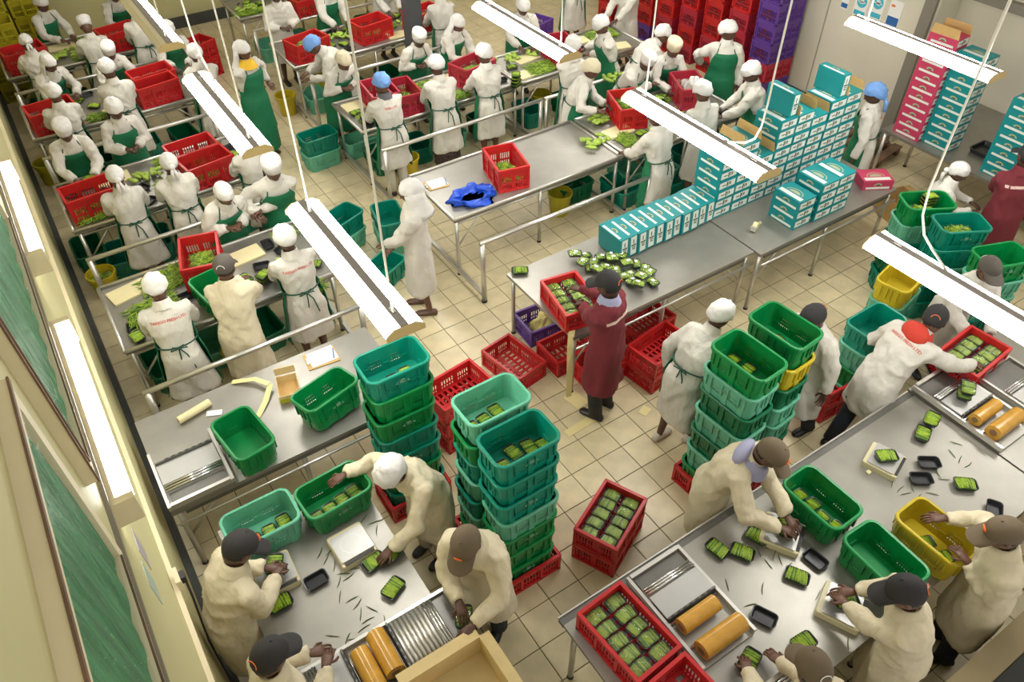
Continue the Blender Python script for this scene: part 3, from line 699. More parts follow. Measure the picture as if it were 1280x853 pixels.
def carton(loc, rz, label, group, m=TEAL, rot=None, flaps=None, top=True):
    t = thing('carton', label, 'carton', loc, rz, group, rot)
    link('box', CART, m, t); link('end_label', clab, None, t); link('end_print', cpr, None, t); link('side_strip', cst, None, t); link('side_emblem', csm, None, t)
    if top: link('top_strip', ctop, None, t); link('arched_emblem', cemb, None, t)
    if flaps:
        for s in (-1, 1):
            if flaps == 'one' and s > 0: continue
            MB().add([V((s*CW/2, -CD/2, CT)), V((s*CW/2, CD/2, CT)), V((s*(CW/2-.004), CD/2-.02, CT+.11)), V((s*(CW/2-.004), -CD/2+.02, CT+.11)),
                      V((s*(CW/2-.004), -CD/2, CT)), V((s*(CW/2-.004), CD/2, CT)), V((s*(CW/2-.008), CD/2-.02, CT+.11)), V((s*(CW/2-.008), -CD/2+.02, CT+.11))],
                     [(0, 1, 2, 3), (7, 6, 5, 4), (0, 4, 5, 1), (1, 5, 6, 2), (2, 6, 7, 3), (3, 7, 4, 0)]).build('open_flap', CARD, t)
    return t
# row standing on edge
for k in range(11):
    x = 1.345+k*.1235
    carton((x+.02, 1.345+random.uniform(-.012, .012), H+.145), 0, 'teal carton stood on edge, %s in line from the bean pack pile' % LAY[k].replace('bottom', 'first'), 'edge-standing teal cartons', rot=(0, R(90-4+random.uniform(-.3, .3)), 0), top=False)
# tower
TW = [7, 7, 5, 8, 8, 7, 8, 8]
for i, n in enumerate(TW):
    for k in range(n):
        x = 2.87+i*.272
        opn = k == n-1 and i in (1, 2, 4, 5, 7)
        carton((x, 1.37+random.uniform(-.008, .008), H+.001+k*.1195), random.uniform(-.004, .004), 'open flapped teal carton topping the %s tower column from the edge-standing row' % LAY[i].replace('bottom', 'first') if opn else 'teal carton, %s tower column from the edge-standing row, %s layer up' % (LAY[i].replace('bottom', 'first'), LAY[k]), 'open tower cartons' if opn else 'teal tower cartons', flaps='both' if opn else None)
for i, n in ((3, 1), (6, 1)):
    carton((2.87+i*.272, 1.40, H+.001+TW[i]*.1195+.135), 0, 'teal carton tipped up on edge on the %s tower column' % LAY[i], 'tipped tower cartons', rot=(0, R(90), 0))
for k in range(3): carton((3.46, .72, H+.001+k*.1195), 0, 'teal carton in the low front pile of the tower table, %s layer' % LAY[k], 'low front carton pile')
for i in range(2):
    for k in range(4): carton((3.77+i*.27, .70, H+.001+k*.1195), 0, 'teal carton in the low block, %s column from front pile, %s layer' % (('first', 'second')[i], LAY[k]), 'low back carton block')
# side table stacks by the right wall
for k in range(9):
    p = A(1155, 178, H); carton((6.26, 1.16, H+.001+k*.1195), R(0), 'pink printed carton on the wall side table, %s layer up' % LAY[k], 'pink cartons', PINK)
for k in range(9): carton((6.33, .78, H+.001+k*.1195), R(0), 'teal carton stacked next to the pink cartons, %s layer up' % LAY[k], 'teal cartons beside the pink ones')
for k in range(2): carton((6.28, 1.16, H+.001+(9+k)*.1195), R(4), 'pink carton with open brown flaps topping the wall stack', 'open pink cartons', PINK, flaps='both' if k else None)
carton((6.36, .78, H+.001+9*.1195), R(0), 'tilted teal carton topping the stack beside pink cartons', 'teal wall topper')
for k in range(8):
    for i in range(2): carton((6.30+i*.28, -.06, H+.001+k*.1195), R(0), 'teal carton in the %s stack above the maroon coat shoulder, %s layer up' % (('wall-edge', 'deeper')[i], LAY[k]), 'teal cartons by maroon coat')
carton((5.0-.16, .66, H+.001), R(60), 'small crimson printed carton at the table end', 'crimson carton', PINK)
# posters
def poster(y, z, w, h, kind, label):
    t = thing('wall_poster', label, 'poster', (XR-.003, y, z))
    MB().bbox(-.003, 0, -w/2, w/2, -h/2, h/2).build('sheet', WHITE, t)
    if kind == 'safety':
        b = MB(); pts = [V((-.0045, .38*w*math.cos(2*PI*k/20), .14*h+.38*w*math.sin(2*PI*k/20))) for k in range(20)]
        b.add(pts, [tuple(range(19, -1, -1))]).build('round_symbol', CYANP, t)
        MB().bbox(-.0055, -.0045, -.03, .03, .05*h, .25*h).bbox(-.0055, -.0045, -.06, .06, .1*h, .15*h).build('figure_mark', WHITE, t)
        MB().bbox(-.0045, -.003, -w*.42, w*.42, -h*.46, -h*.26).build('caption_band', CYANP, t)
    else:
        MB().bbox(-.0045, -.003, -w*.45, w*.45, -h*.42, -h*.1).build('blue_band', BLUEP, t)
        MB().bbox(-.0045, -.003, .02, w*.4, h*.25, h*.33).build('red_mark', ORANGE, t)
for (px, py, w, h, k, l) in ((1057, 2, .12, .2, 'text', 'small dark blue notice left of two round safety signs'), (1077, 6, .22, .32, 'safety', 'round cyan safety sign nearer the blue notice'), (1097, 8, .22, .34, 'safety', 'round cyan safety sign beside the paper notice'), (1118, 18, .2, .36, 'text', 'white paper notice with blue band above lamp')):
    d = _f + CR*((px-640)/FPX) - CU*((py-426.5)/FPX); q = CP+d*((XR-CP.x)/d.x); poster(q.y, q.z, w, h, k, l)

# ================================================================== machines, scales and small things
def roll(t, p0, p1, r):
    p0 = V(p0); p1 = V(p1); d = (p1-p0).normalized()
    o = MB().tube([p0, p1], r, 20).build('film_roll', AMBER, t, True, 40)
    MB().tube([p0-d*.003, p1+d*.003], r*.45, 14).build('roll_core', COREM, o)
    return o
def wrapper(loc, rz, label, L=.62, rolls=2, W=.50, slats=0, plate=.24, rl=0, gap=.14, r0=.058):
    """hand film wrapper: local X = width (roll axis), local Y = feed direction"""
    t = thing('wrapping_machine', label, 'wrapping machine', loc, rz)
    w = W/2
    MB().bbox(-w, w, -L/2, L/2, 0, .03).build('base_pan', STEEL, t)
    for s in (-1, 1): MB().bbox(s*w-.012, s*w+.012, -L/2, L/2, .03, .075).build('side_panel', STEEL2, t)
    y = L/2
    MB().bbox(-w+.015, w-.015, y-.03, y, .03, .085).build('front_lip', STEEL2, t); y -= .03
    if rl: MB().bbox(-w+.03, w-.03, y-rl, y-.01, .045, .055).build('seal_pad', DSTEEL, t); y -= rl
    for k in range(3): MB().tube([(-w+.02, y-.015-.022*k, .08+.006*k), (w-.02, y-.015-.022*k, .08+.006*k)], .009, 8).build('guide_bar', CHROME, t, True)
    y -= .075
    if slats:
        for k in range(slats): MB().tube([(-w+.02, y-.016-.032*k, .072), (w-.02, y-.016-.032*k, .072)], .017, 8).build('slat', STEEL2, t, True)
        y -= .032*slats
    if plate: MB().bbox(-w+.02, w-.02, y-plate, y-.005, .075, .088).build('hot_plate', PLATE, t); y -= plate
    MB().bbox(-w+.02, w-.02, y-.018, y-.004, .03, .112).build('cutter_bar', DSTEEL, t)
    for k in range(7): MB().bbox(-w+.04+.055*k, -w+.07+.055*k, y-.016, y-.008, .112, .116).build('clamp_tooth', RUBBER, t)
    y -= .02
    for k in range(rolls):
        yy = y-.02-r0-gap*k-.006*k
        MB().tube([(-w+.01, yy+r0+.008, .05), (w-.01, yy+r0+.008, .05)], .010, 8).build('roller', CHROME, t, True)
        roll(t, (-w+.05, yy, .045+r0), (w-.05-.05*(1-k), yy, .045+r0), r0+.010*k)
    return t
def scale(loc, rz, label, sz=.28):
    t = thing('bench_scale', label, 'scale', loc, rz)
    MB().loft([rrect(sz, sz*1.05, 0, .015), rrect(sz, sz*1.05, .055, .015), rrect(sz-.01, sz*1.04, .06, .015)]).build('scale_body', SCALEM, t)
    MB().loft([rrect(sz*.92, sz*.80, .066, .012), rrect(sz*.94, sz*.82, .074, .014)]).build('weighing_plate', PLATE, t)
    r = sz*.3; arcb = MB()
    arc(arcb, 0, 0, r, r, .0745, .003, a1=2*PI); arcb.build('plate_ring', STEEL2, t)
    MB().bbox(-sz*.42, sz*.42, -sz*.52, -sz*.43, .06, .066).build('keypad', RUBBER, t)
    return t
# near-left table
scale((*A(346, 722, H)[:2], H+.001), R(-2), 'bench scale under the hands of man in black cap by wall')
scale((*A(441, 686, H)[:2], H+.001), R(2), 'bench scale with a bare round-marked plate beside reaching woman')
G1 = 'trays on the wall-side weighing table'
pack((*A(344, 708, .91)[:2], H+.076), R(60), 'tray of beans being weighed by man in black cap', G1, film=False)
pack((*A(396, 728, H)[:2], H+.001), R(2), 'empty black tray lying beside the bare scale', G1, film=False, beans=False)
pack((*A(351, 757, H)[:2], H+.001), R(2), 'open tray of beans lying in front of the wall-side scale', G1, film=False)
pack((*A(468, 705, H)[:2], H+.001), R(8), 'open tray of beans held at the woman fingertips', G1, film=False)
pack((*A(493, 691, H)[:2], H+.001), R(20), 'open tray of beans next to the woman hand', G1, film=False)
pack((*A(492, 738, H)[:2], H+.001), R(25), 'bean tray standing alone on a stacked tray near wrapping machine', G1, film=False)
pack((*A(580, 772, .95)[:2], H+.095), R(60), 'film-wrapped bean pack in the hands of brown-capped man', G1)
wrapper((-2.335, -1.33, H+.001), R(-90), 'wrapping machine with amber film roll used by brown-capped man', L=.56, W=.46, rolls=1, slats=8, plate=0, rl=.10, r0=.068)
wrapper((-2.905, -1.33, H+.001), R(90), 'wrapping machine with steel sheet beside the cut-off cap', L=.50, W=.46, rolls=1, plate=.18, r0=.066)
def single(px, py, ang, ln=.1, z=H):
    b = MB(); bean(b, (0, 0, .005), 0, ln, .0035, 0, random.uniform(-.3, .3), 5, 4); o = b.build('loose_bean', mat('dull_bean_green', (.09, .13, .03), .6))
    p = A(px, py, z); o.location = (p.x, p.y, z+.001); o.rotation_euler = (0, 0, R(ang)); return o
loose = [(425, 747, 60), (440, 750, 0), (447, 756, 30), (465, 762, -60), (451, 768, 60), (460, 776, 0), (455, 786, 5), (481, 778, 70), (416, 796, -40), (434, 800, 45), (443, 799, -20), (408, 700, 40), (418, 708, 60), (430, 718, -30), (424, 728, 50), (441, 712, -20), (400, 692, 45), (454, 650, 30), (467, 654, -10), (480, 649, 0), (436, 722, 10), (413, 690, 20), (471, 664, 60)]
for i, (x, y, a) in enumerate(loose): tag(single(x, y, a), 'stray bean scattered on the wall-side weighing table', 'bean', 'stray beans on the wall-side table')
loose2 = [(909, 732, 60), (938, 757, -20), (953, 736, 40), (975, 700, 60), (968, 694, 30), (985, 709, 10), (960, 705, 80), (1060, 805, 40), (1022, 745, 20), (1075, 700, 0), (1115, 605, 30), (1125, 612, 5), (1132, 618, -20), (1140, 610, 50), (1148, 622, 10), (1172, 592, 60), (1180, 600, -40), (1190, 568, 70), (1200, 575, 20), (1195, 555, -60), (1210, 582, 0), (1165, 618, -50), (948, 690, 70), (955, 682, 85)]
for i, (x, y, a) in enumerate(loose2): tag(single(x, y, a), 'stray bean scattered on the long weighing table', 'bean', 'stray beans on the long table')
# open cream carton at the bottom
t = thing('open_carton', 'open cream cardboard box at the end of the weighing table', 'carton', (-2.36, -1.86, H+.001))
for s in (-1, 1):
    MB().bbox(s*.29-.006, s*.29+.006, -.27, .27, 0, .22).build('side_wall', CREAMC, t); MB().bbox(-.284, .284, s*.264-.006, s*.264+.006, 0, .22).build('side_wall', CREAMC, t)
MB().bbox(-.284, .284, -.258, .258, 0, .008).build('bottom', CREAMC, t)
for s in (-1, 1):
    MB().box((s*.325, 0, .205), (.075, .54, .006)).build('open_flap', CREAMC, t); MB().box((0, s*.30, .215), (.58, .08, .006)).build('open_flap', CREAMC, t)
# near-right table
wrapper((-.70, -2.14, H+.001), 0, 'wrapping machine with two film rolls beside the corner crate', L=.78, W=.47, rl=.10, plate=.19, gap=.19, r0=.060)
wrapper((-.50, -2.90, H+.001), 0, 'second wrapping machine of chrome bars at the near table edge', L=.17, W=.42, rolls=0, slats=1, plate=0)
G2 = 'trays on the long weighing table'
for (x, y, a, kind, l) in ((896, 689, 100, 'b', 'open bean tray beside its twin near the wrapping machine'), (927, 693, 120, 'b', 'open bean tray next to its twin and the stacked trays'), (945, 673, 110, 's', 'bean tray lying on stacked black trays by lilac hood'), (1018, 702, 95, 'e', 'empty black tray between lone bean tray and green tub'),
                        (995, 723, 120, 'b', 'lone bean tray in front of the empty green tub'), (954, 774, 115, 'e', 'empty black tray near the film rolls'), (936, 828, 20, 'b', 'bean tray lying in front of the film rolls'), (1003, 806, -5, 'b', 'bean tray behind the cut-off khaki cap'),
                        (1160, 581, -35, 'e', 'empty black tray stacked behind another near the small scale'), (1150, 601, -35, 'e', 'empty black tray in front of another near the small scale'), (1205, 608, -40, 'b', 'bean tray beside the stray beans and film machine'), (1152, 545, 25, 'b', 'bean tray under another by the seam of the tables'), (1241, 640, 30, 'e', 'empty black tray by the reaching hand')):
    p = A(x, y, H); pack((p.x, p.y, H+.001), R(a), l, G2, film=False, beans=kind != 'e')
p = A(1161, 531, H); pack((p.x, p.y, H+.045), R(20), 'bean tray overlapping another by the seam of the tables', G2, film=False)
p = A(976, 671, H); scale((p.x, p.y, H+.001), R(30), 'bench scale under the hands of man in lilac hood'); pack((p.x+.02, p.y+.0, H+.076), R(50), 'bean tray weighed by man in lilac hood', G2, film=False)
p = A(1050, 762, H); scale((p.x, p.y, H+.001), R(25), 'bench scale under the hands of the man with black cap at the front'); pack((p.x+.02, p.y, H+.076), R(-30), 'bean tray weighed by the front black-capped man', G2, film=False)
p = A(1103, 580, H); scale((p.x, p.y, H+.001), R(18), 'small bench scale standing free on the long table', .26); pack((p.x, p.y, H+.076), R(-30), 'bean tray resting on the free small scale', G2, film=False)
b = MB().box((0, 0, .01), (.035, .03, .02)).build('garlic_clove', BOARD); b.location = (*A(1085, 592, H)[:2], H+.001); tag(b, 'small pale scrap beside the free scale', 'scrap')
wrapper((2.58, -2.13, H+.001), R(-0), 'wrapping machine with two amber rolls beside man in red hood', L=.84, W=.46, rl=.14, plate=.2, gap=.16)
wrapper((3.15, -2.35, H+.001), R(-0), 'wrapping machine of bare steel beyond the amber rolls', L=.80, W=.46, rolls=0, rl=.2, plate=.3)
p = A(1204, 494, .93)
for k in range(2): pack((p.x+.02*k, p.y, H+.094+.058*k), R(30), 'wrapped bean pack on the machine plate by red hood man, %s one' % ('lower', 'upper')[k], 'packs on the machine plate')
# packing table, pile of labelled packs
rp = random.Random(5)
pile = [(718, 322), (731, 320), (742, 328), (728, 332), (752, 322), (764, 320), (775, 325), (757, 334), (770, 338), (783, 333), (795, 330), (806, 336), (745, 341), (780, 346), (790, 352), (801, 350), (812, 341), (816, 353), (797, 360), (788, 343), (740, 335), (765, 328)]
for i, (x, y) in enumerate(pile):
    p = A(x, y, H+.03); tz = rp.uniform(-.5, .5)
    pack((p.x, p.y, H+(.010 if i % 3 else .062)), 0, 'labelled wrapped bean pack in the loose pile on the packing table', 'loose labelled packs', lab=True, rot=(rp.uniform(-.1, .1), rp.uniform(-.1, .1), rp.uniform(0, 6.2)), sc=.9)
pack((*A(650, 341, H)[:2], H+.001), R(-30), 'single bean pack at the corner of the packing table', 'corner pack', film=False)
# tape gun
t = thing('tape_gun', 'pale tape gun lying on the steel packing table by cartons', 'tape gun', (*A(946, 288, H)[:2], H+.001), R(20))
MB().tube([(0, 0, .05), (0, .05, .05)], .045, 16).build('tape_reel', BOARD, t, True, 40); MB().tube([(.02, .025, .03), (.13, .02, .02)], [.016, .02], 8).build('handle', SCALEM, t, True); MB().box((-.05, .025, .04), (.04, .06, .05)).build('cutter', STEEL2, t)
# left packing table: machine, paper roll, carton, clipboard, paper strips
wrapper((-3.24, .96, H+.001), R(180), 'film machine with steel covers on the table against the cream wall', L=.62, W=.5, rolls=0, rl=.12, plate=.22)
t = thing('paper_roll', 'wood-coloured paper roll lying by the green tub', 'paper roll', (*A(243, 515, H+.03)[:2], H+.036), R(12)); MB().tube([(-.15, 0, 0), (.15, 0, 0)], .035, 16).build('roll_paper', BOARD, t, True, 40); MB().tube([(-.152, 0, 0), (-.14, 0, 0)], .016, 10).build('roll_core', COREM, t)
tag(MB().box((0, 0, .004), (.13, .06, .006), R(-25)).build('white_tag', WHITE), 'white card tag tucked beside the green tub', 'tag').location = (*A(268, 517, H)[:2], H+.001)
def strip(pts, wd, label):
    vs = []; pts = [V(p) for p in pts]
    for i, p in enumerate(pts):
        d = pts[min(i+1, len(pts)-1)]-pts[max(0, i-1)]; s = V((-d.y, d.x, 0)).normalized()*wd/2
        vs += [p+s, p-s, p+s+V((0, 0, .002)), p-s+V((0, 0, .002))]
    fs = []
    for i in range(len(pts)-1):
        a = 4*i; c = a+4; fs += [(a, a+1, c+1, c), (a+2, c+2, c+3, a+3), (a, c, c+2, a+2), (a+1, a+3, c+3, c+1)]
    n = 4*(len(pts)-1); fs += [(0, 2, 3, 1), (n, n+1, n+3, n+2)]
    return tag(MB().add(vs, fs).build('paper_strip', PAPERY), label, 'paper strip')
strip([A(290, 478, H+.01), A(318, 474, H+.05), A(336, 480, H+.06)], .05, 'pale yellow paper strip curling by the small open carton')
strip([A(338, 480, H+.05), A(332, 502, H+.02), A(322, 522, H+.004)], .05, 'pale yellow paper strip trailing to the green tub')
t = thing('small_carton', 'small open yellow printed carton beside the clipboard', 'carton', (*A(362, 490, H)[:2], H+.001), R(-14))
MB().bbox(-.09, .09, -.13, .13, 0, .006).build('bottom', CARD, t)
for s in (-1, 1): MB().bbox(s*.09-.003, s*.09+.003, -.13, .13, 0, .09).build('side_wall', CREAMC, t); MB().bbox(-.087, .087, s*.127-.003, s*.127+.003, 0, .09).build('side_wall', CREAMC, t)
MB().bbox(-.087, .087, -.1345, -.131, .01, .06).build('yellow_band', mat('olive_yellow_print', (.45, .42, .02), .6), t); MB().box((0, .16, .12), (.18, .006, .08)).build('open_flap', CREAMC, t)
def clip(px, py, rz, label, w=.22, d=.3, sheetc=WHITE, pen=True, z=H):
    t = thing('clipboard', label, 'clipboard', (*A(px, py, z)[:2], z+.001), R(rz))
    MB().box((0, 0, .004), (d, w, .008)).build('board', CARD, t); MB().box((.01, .01, .011), (d*.85, w*.9, .005), R(4)).build('paper_sheets', sheetc, t)
    if pen: MB().tube([(.1, -.07, .018), (.13, .06, .018)], .005, 6).build('blue_pen', BLUEP, t); MB().box((-.13, 0, .014), (.02, .08, .01)).build('clip_bar', CHROME, t)
    return t
clip(402, 448, -6, 'brown clipboard with white sheets and blue pens on packing table')
clip(546, 231, -8, 'notebook with blue pen on the bare steel table', .2, .26)
# blue bag
def blob(label, cat, name, loc, r, m, seed, amp=.35, hole=False):
    o3 = V((seed*3.1, seed*1.7, 0))
    def fn(p, u):
        k = 1+amp*(noise.noise(u*2.2+o3)+.5*noise.noise(u*5+o3)); q = p*k
        if hole and u.z > .55: q.z -= r[2]*.9*(u.z-.55)/.45*1.6
        q.z = max(q.z, 0); return q
    o = MB().ell((0, 0, 0), r, 40, 24, fn=fn).build(name, m, None, True); o.location = loc; return tag(o, label, cat)
blob('crumpled blue polythene bag gaping open on the bare table', 'bag', 'plastic_bag', (*A(591, 247, H)[:2], H+.002), (.28, .19, .15), BAGM, 1, .45, True)
blob('crumpled pale yellow polythene bag in the purple crate', 'bag', 'plastic_bag', (*A(681, 393, .213)[:2], .02), (.17, .11, .2), YBAG, 2)
blob('white cloth bundle dropped in the crimson crate', 'cloth', 'cloth_bundle', (*A(866, 98, 1.13)[:2], .95), (.11, .10, .2), HATW, 3)
# paper strip hung at table corner by maroon man + yellow paper on the floor
strip([(.33, .60, H+.003), (.262, .53, H+.006), (.235, .50, .72), (.23, .48, .4), (.225, .46, .06)], .06, 'long cream paper strip hanging from the table corner by maroon man')
for (x, y, w, d, a) in ((720, 500, .16, .22, 10), (725, 533, .35, .09, 3), (806, 514, .12, .09, 20)): tag(MB().box((0, 0, .002), (w, d, .003), R(a)).build('floor_paper', PAPERY), 'pale yellow paper patch stuck to the floor tiles near maroon man', 'paper', 'paper patches on the floor').location = (*A(x, y, 0)[:2], .0005)
# buckets
def bucket(px, py, c, label, z=.32, full=False):
    p = A(px, py, z); t = thing('bucket', label, 'bucket', (p.x, p.y, 0)); n = 20
    ring = lambda r, zz: [V((r*math.cos(2*PI*k/n), r*math.sin(2*PI*k/n), zz)) for k in range(n)]
    MB().loft([ring(.12, 0), ring(.155, .29), ring(.168, .295), ring(.168, .32), ring(.152, .32), ring(.116, .012)]).build('bucket_shell', plastic(c), t, True, 35)
    MB().tube([(.17*math.cos(a), .02, .30-.16*math.sin(a)) for a in [PI*k/10 for k in range(11)]], .004, 6).build('wire_handle', STEEL2, t)
    if full: stuff(link('bean_trimmings', HEAP['small'], None, t)).location = (0, 0, .2)
    return t
bucket(125, 341, 'yellow', 'yellow bucket of trimmings beside the wall end of second row', full=True)
bucket(56, 202, 'olive', 'yellow bucket by the dark coving, third wall row', full=True)
bucket(509, 196, 'yellow', 'yellow bucket under the rail by blue mob cap worker'); bucket(296, 434, 'yellow', 'yellow bucket under the first wall row behind long coat')
bucket(676, 116, 'olive', 'dark yellow bucket under leaves at the right block'); bucket(700, 240, 'olive', 'yellow bucket in the shade under the bare table')
bucket(425, 118, 'olive', 'yellow bucket under the table by cream-capped worker'); bucket(402, 96, 'olive', 'yellow bucket under the table by bent blue cap'); bucket(356, 118, 'yellow', 'yellow bucket standing in the middle aisle by table leg')
# tubs standing on the floor around the tables
FT = [(396, 166, .5, 'teal', 4, 'teal tub on top of another at the aisle end'), (449, 170, .26, 'mint', 2, 'mint tub under the aisle end of the table'), (425, 268, .5, 'teal', 20, 'teal tub standing at the aisle beside lit lamp'),
      (478, 330, .26, 'teal', 25, 'teal tub on the aisle floor behind lamp'), (632, 300-22, .3, 'teal', 0, None), (648, 265, .26, 'green', 80, None), (775, 228, .26, 'teal', 90, 'teal tub under right end of bare table'), (716, 226, .26, 'dark green', 0, 'dark green tub beneath the bare table end'),
      (838, 222, .26, 'teal', 0, 'teal tub behind the standing carton row'), (485, 265, .5, 'teal', 80, 'teal tub beside the woman in long headscarf'), (108, 306, .26, 'dark green', 90, 'dark green tub against the coving by yellow bucket')]
for (x, y, z, c, rz, l) in FT:
    if not l: continue
    p = A(x, y, z); n = 2 if z > .4 else 1
    for k in range(n): tub((p.x, p.y, k*.237), R(rz), 'mint' if (n == 2 and k == 0) else c, l if k == n-1 else 'lower tub below the '+l, stamp=False)
for (tx0, tx1, ty, nm) in ((-3.2, -1.3, 3.2, 'first wall row'), (-3.2, -1.3, 5.45, 'second wall row'), (-3.2, -1.3, 7.9, 'third wall row'), (-3.2, -1.3, 10.0, 'farthest wall row'), (.55, 2.6, 5.7, 'middle block first row'), (.55, 2.8, 8.0, 'middle block second row'), (.55, 2.8, 10.2, 'middle block back row'), (3.1, 5.0, 5.65, 'right block second row'), (3.1, 5.0, 3.3, 'right block first row')):
    for k in range(4):
        c = random.choice(['teal', 'dark green', 'teal', 'dark green', 'mint'])
        x = tx0+.12+(tx1-tx0-.2)*k/3.2
        yy = ty-.12+random.uniform(-.05, .05)
        for _ in range(14):
            hit = [o for o in bpy.data.objects if o.parent is None and o.name.startswith(('bucket', 'plastic_tub')) and o.location.z < .3 and math.hypot(o.location.x-x, o.location.y-yy) < (.40 if o.name[0] == 'p' else .36)]
            if not hit: break
            yy += .06 if hit[0].location.y < yy else -.06
            x += .05 if hit[0].location.x < x else -.05
        tub((x, yy, 0), R(90+random.uniform(-8, 8)), c, '%s tub under the %s table, %s' % (c, nm, ('at its first end', 'second along', 'third along', 'at its last end')[k] if 'wall' not in nm else ('closest to the wall', 'second from the wall', 'third from the wall', 'at the aisle end')[k]), 'tubs under the '+nm, stamp=False)
tub((*A(140+140/1, 455, .2)[:2], 0), R(80), 'dark green', 'dark green tub below worker with red lettering, wall row', stamp=False) if 0 else None

# ------------------------------------------------------------------ things on the sorting tables
def board(px, py, rz, l, w=.42, d=.25):
    p = A(px, py, H); tag(MB().loft([rrect(w, d, 0, .01), rrect(w, d, .018, .01)]).build('cutting_board', BOARD), l, 'cutting board', 'cream cutting boards').location = (p.x, p.y, H+.001)
    bpy.data.objects[-1] if 0 else None
BD = [(312, 322, 'first wall row by grey trays'), (207, 352, 'first wall row beside white hat'), (165, 222, 'second wall row'), (82, 62, 'farthest wall row'), (450, 122, 'middle block aisle end'), (585, 95, 'middle block by crimson crate'), (655, 78, 'right block beside lamp'), (672, 92, 'right block by bucket'), (745, 150, 'joined table by aproned worker'), (480, 58, 'middle block by column'), (660, 50, 'right block far end'), (728, 45, 'right back table'), (140, 145, 'third wall row')]
for (x, y, l) in BD:
    p = A(x, y, H); o = MB().loft([rrect(.40, .24, 0, .01), rrect(.40, .24, .018, .01)]).build('cutting_board', BOARD); o.location = (p.x, p.y, H+.001); o.rotation_euler = (0, 0, random.uniform(-.2, .2)); tag(o, 'cream cutting board on the '+l+' table' if 'table' not in l else 'cream cutting board on the '+l, 'cutting board')
HP = [('wide', 155, 362, 8, 'first wall row, wall end'), ('wide', 222, 345, 10, 'first wall row, middle'), ('small', 338, 296, 8, 'first wall row, far edge'), ('small', 392, 362, 5, 'first wall row, aisle end'), ('small', 190, 234, 0, 'second wall row by ponytail tails'), ('wide', 118, 280, 5, 'second wall row below red crate'),
      ('small', 110, 105-40, 0, 'farthest wall row'), ('small', 90, 75, 0, 'farthest wall row by tray'), ('small', 118, 147, 0, 'third wall row'), ('wide', 540, 108, 0, 'middle block near backs'), ('small', 597, 118, 0, 'middle block aisle side'), ('small', 470, 135, 0, 'middle block end'), ('wide', 680, 84, 0, 'right block by lamp end'), ('small', 750, 160, 20, 'joined table under lamp'), ('small', 757, 178, 20, 'joined table end'), ('small', 505, 40, 0, 'middle block by column'), ('wide', 770, 42, 0, 'right back table'), ('strip', 320, 15, 0, 'aisle-end back table'), ('small', 545, 22, 0, 'back table by column'), ('small', 835, 112, 0, 'right block near crate wall'), ('small', 215, 213, 0, 'second wall row beside crates')]
for (k, x, y, a, l) in HP: heap(k, (*A(x, y, H)[:2], H+.001), R(a), 'heap of green beans on the steel table, '+l)
rt = random.Random(11)
TRS = [(168, 386, 'first wall row'), (168, 408, 'first wall row'), (320, 330, 'first wall row'), (335, 338, 'first wall row'), (330, 312, 'first wall row'), (312, 350, 'first wall row'), (345, 318, 'first wall row'), (178, 242, 'second wall row'), (186, 228, 'second wall row'), (280, 195, 'second wall row'), (292, 188, 'second wall row'), (100, 128, 'third wall row'), (108, 120, 'third wall row'), (118, 135, 'third wall row'), (445, 147, 'middle block'), (452, 137, 'middle block'), (640, 98, 'right block'), (628, 82, 'right block'), (500, 30, 'column table'), (430, 55, 'column table'), (395, 50, 'column table'), (740, 60, 'right back table'), (545, 35, 'column back table')]
for i, (x, y, l) in enumerate(TRS):
    p = A(x, y, H); pack((p.x, p.y, H+.001), R(rt.uniform(0, 180)), ('black tray of beans' if i % 2 else 'empty black tray')+' lying on the steel table, '+l, 'black trays on '+l, film=False, beans=bool(i % 2))
for (x, y, n, l) in ((645, 103, 4, 'right block'), (440, 38, 4, 'column table'), (330, 345, 2, 'first wall row')):
    p = A(x, y, H+.1)
    for k in range(n): pack((p.x, p.y, H+.04+.05*k), R(20+10*k), 'bean tray in a small stack on the %s table' % l, 'stacked trays on '+l, film=False)
def leafpile(px, py, label, n=14, w=.34):
    rr = random.Random(px); b = MB()
    for k in range(n):
        x, y = rr.uniform(-w/2, w/2), rr.uniform(-w/3, w/3); a = rr.uniform(0, PI); L = rr.uniform(.05, .09)
        M = Matrix.Translation((x, y, .03+.03*rr.random())) @ Matrix.Rotation(a, 4, 'Z')
        b.ell((0, 0, 0), (L, .028, .022), 8, 6, M=M)
    o = b.build('cut_vegetables', PEPPER, None, True); o.location = (*A(px, py, H)[:2], H+.001); tag(o, label, 'vegetables'); return stuff(o)
for (x, y, l) in ((175, 222, 'second wall row'), (300, 15, 'aisle-end back table'), (435, 50, 'column table'), (760, 150, 'joined table'), (745, 180, 'joined table corner'), (625, 75, 'right block tray'), (350, 325, 'first wall row'), (540, 20, 'table behind the column'), (770, 100, 'right block by crate'), (680, 75, 'right block board'), (88, 68, 'farthest wall row')): leafpile(x, y, 'loose pile of cut pale green vegetables, '+l)
bpy.context.view_layer.update()
OCC = []
for o in bpy.data.objects:
    if o.parent is None and H-.02 < o.location.z < H+.2:
        r = .36 if o.name.startswith('plastic') else .13 if o.name.startswith(('bean_pack', 'empty')) else .24
        OCC.append((o.location.x, o.location.y, r))
rc_ = random.Random(21)
SORT = [(-3.3, -1.25, 2.74, 3.73, 'first wall row'), (-3.3, -1.2, 5.04, 6.03, 'second wall row'), (-3.3, -1.2, 7.48, 8.44, 'third wall row'), (-3.3, -1.2, 9.6, 10.5, 'farthest wall row'), (.36, 2.74, 5.26, 6.09, 'middle block front row'),
        (.36, 2.94, 7.6, 8.5, 'middle block column row'), (.32, 2.9, 9.87, 10.7, 'middle block back row'), (2.9, 4.8, 2.85, 3.8, 'joined row'), (2.9, 5.1, 5.26, 6.09, 'right block row')]
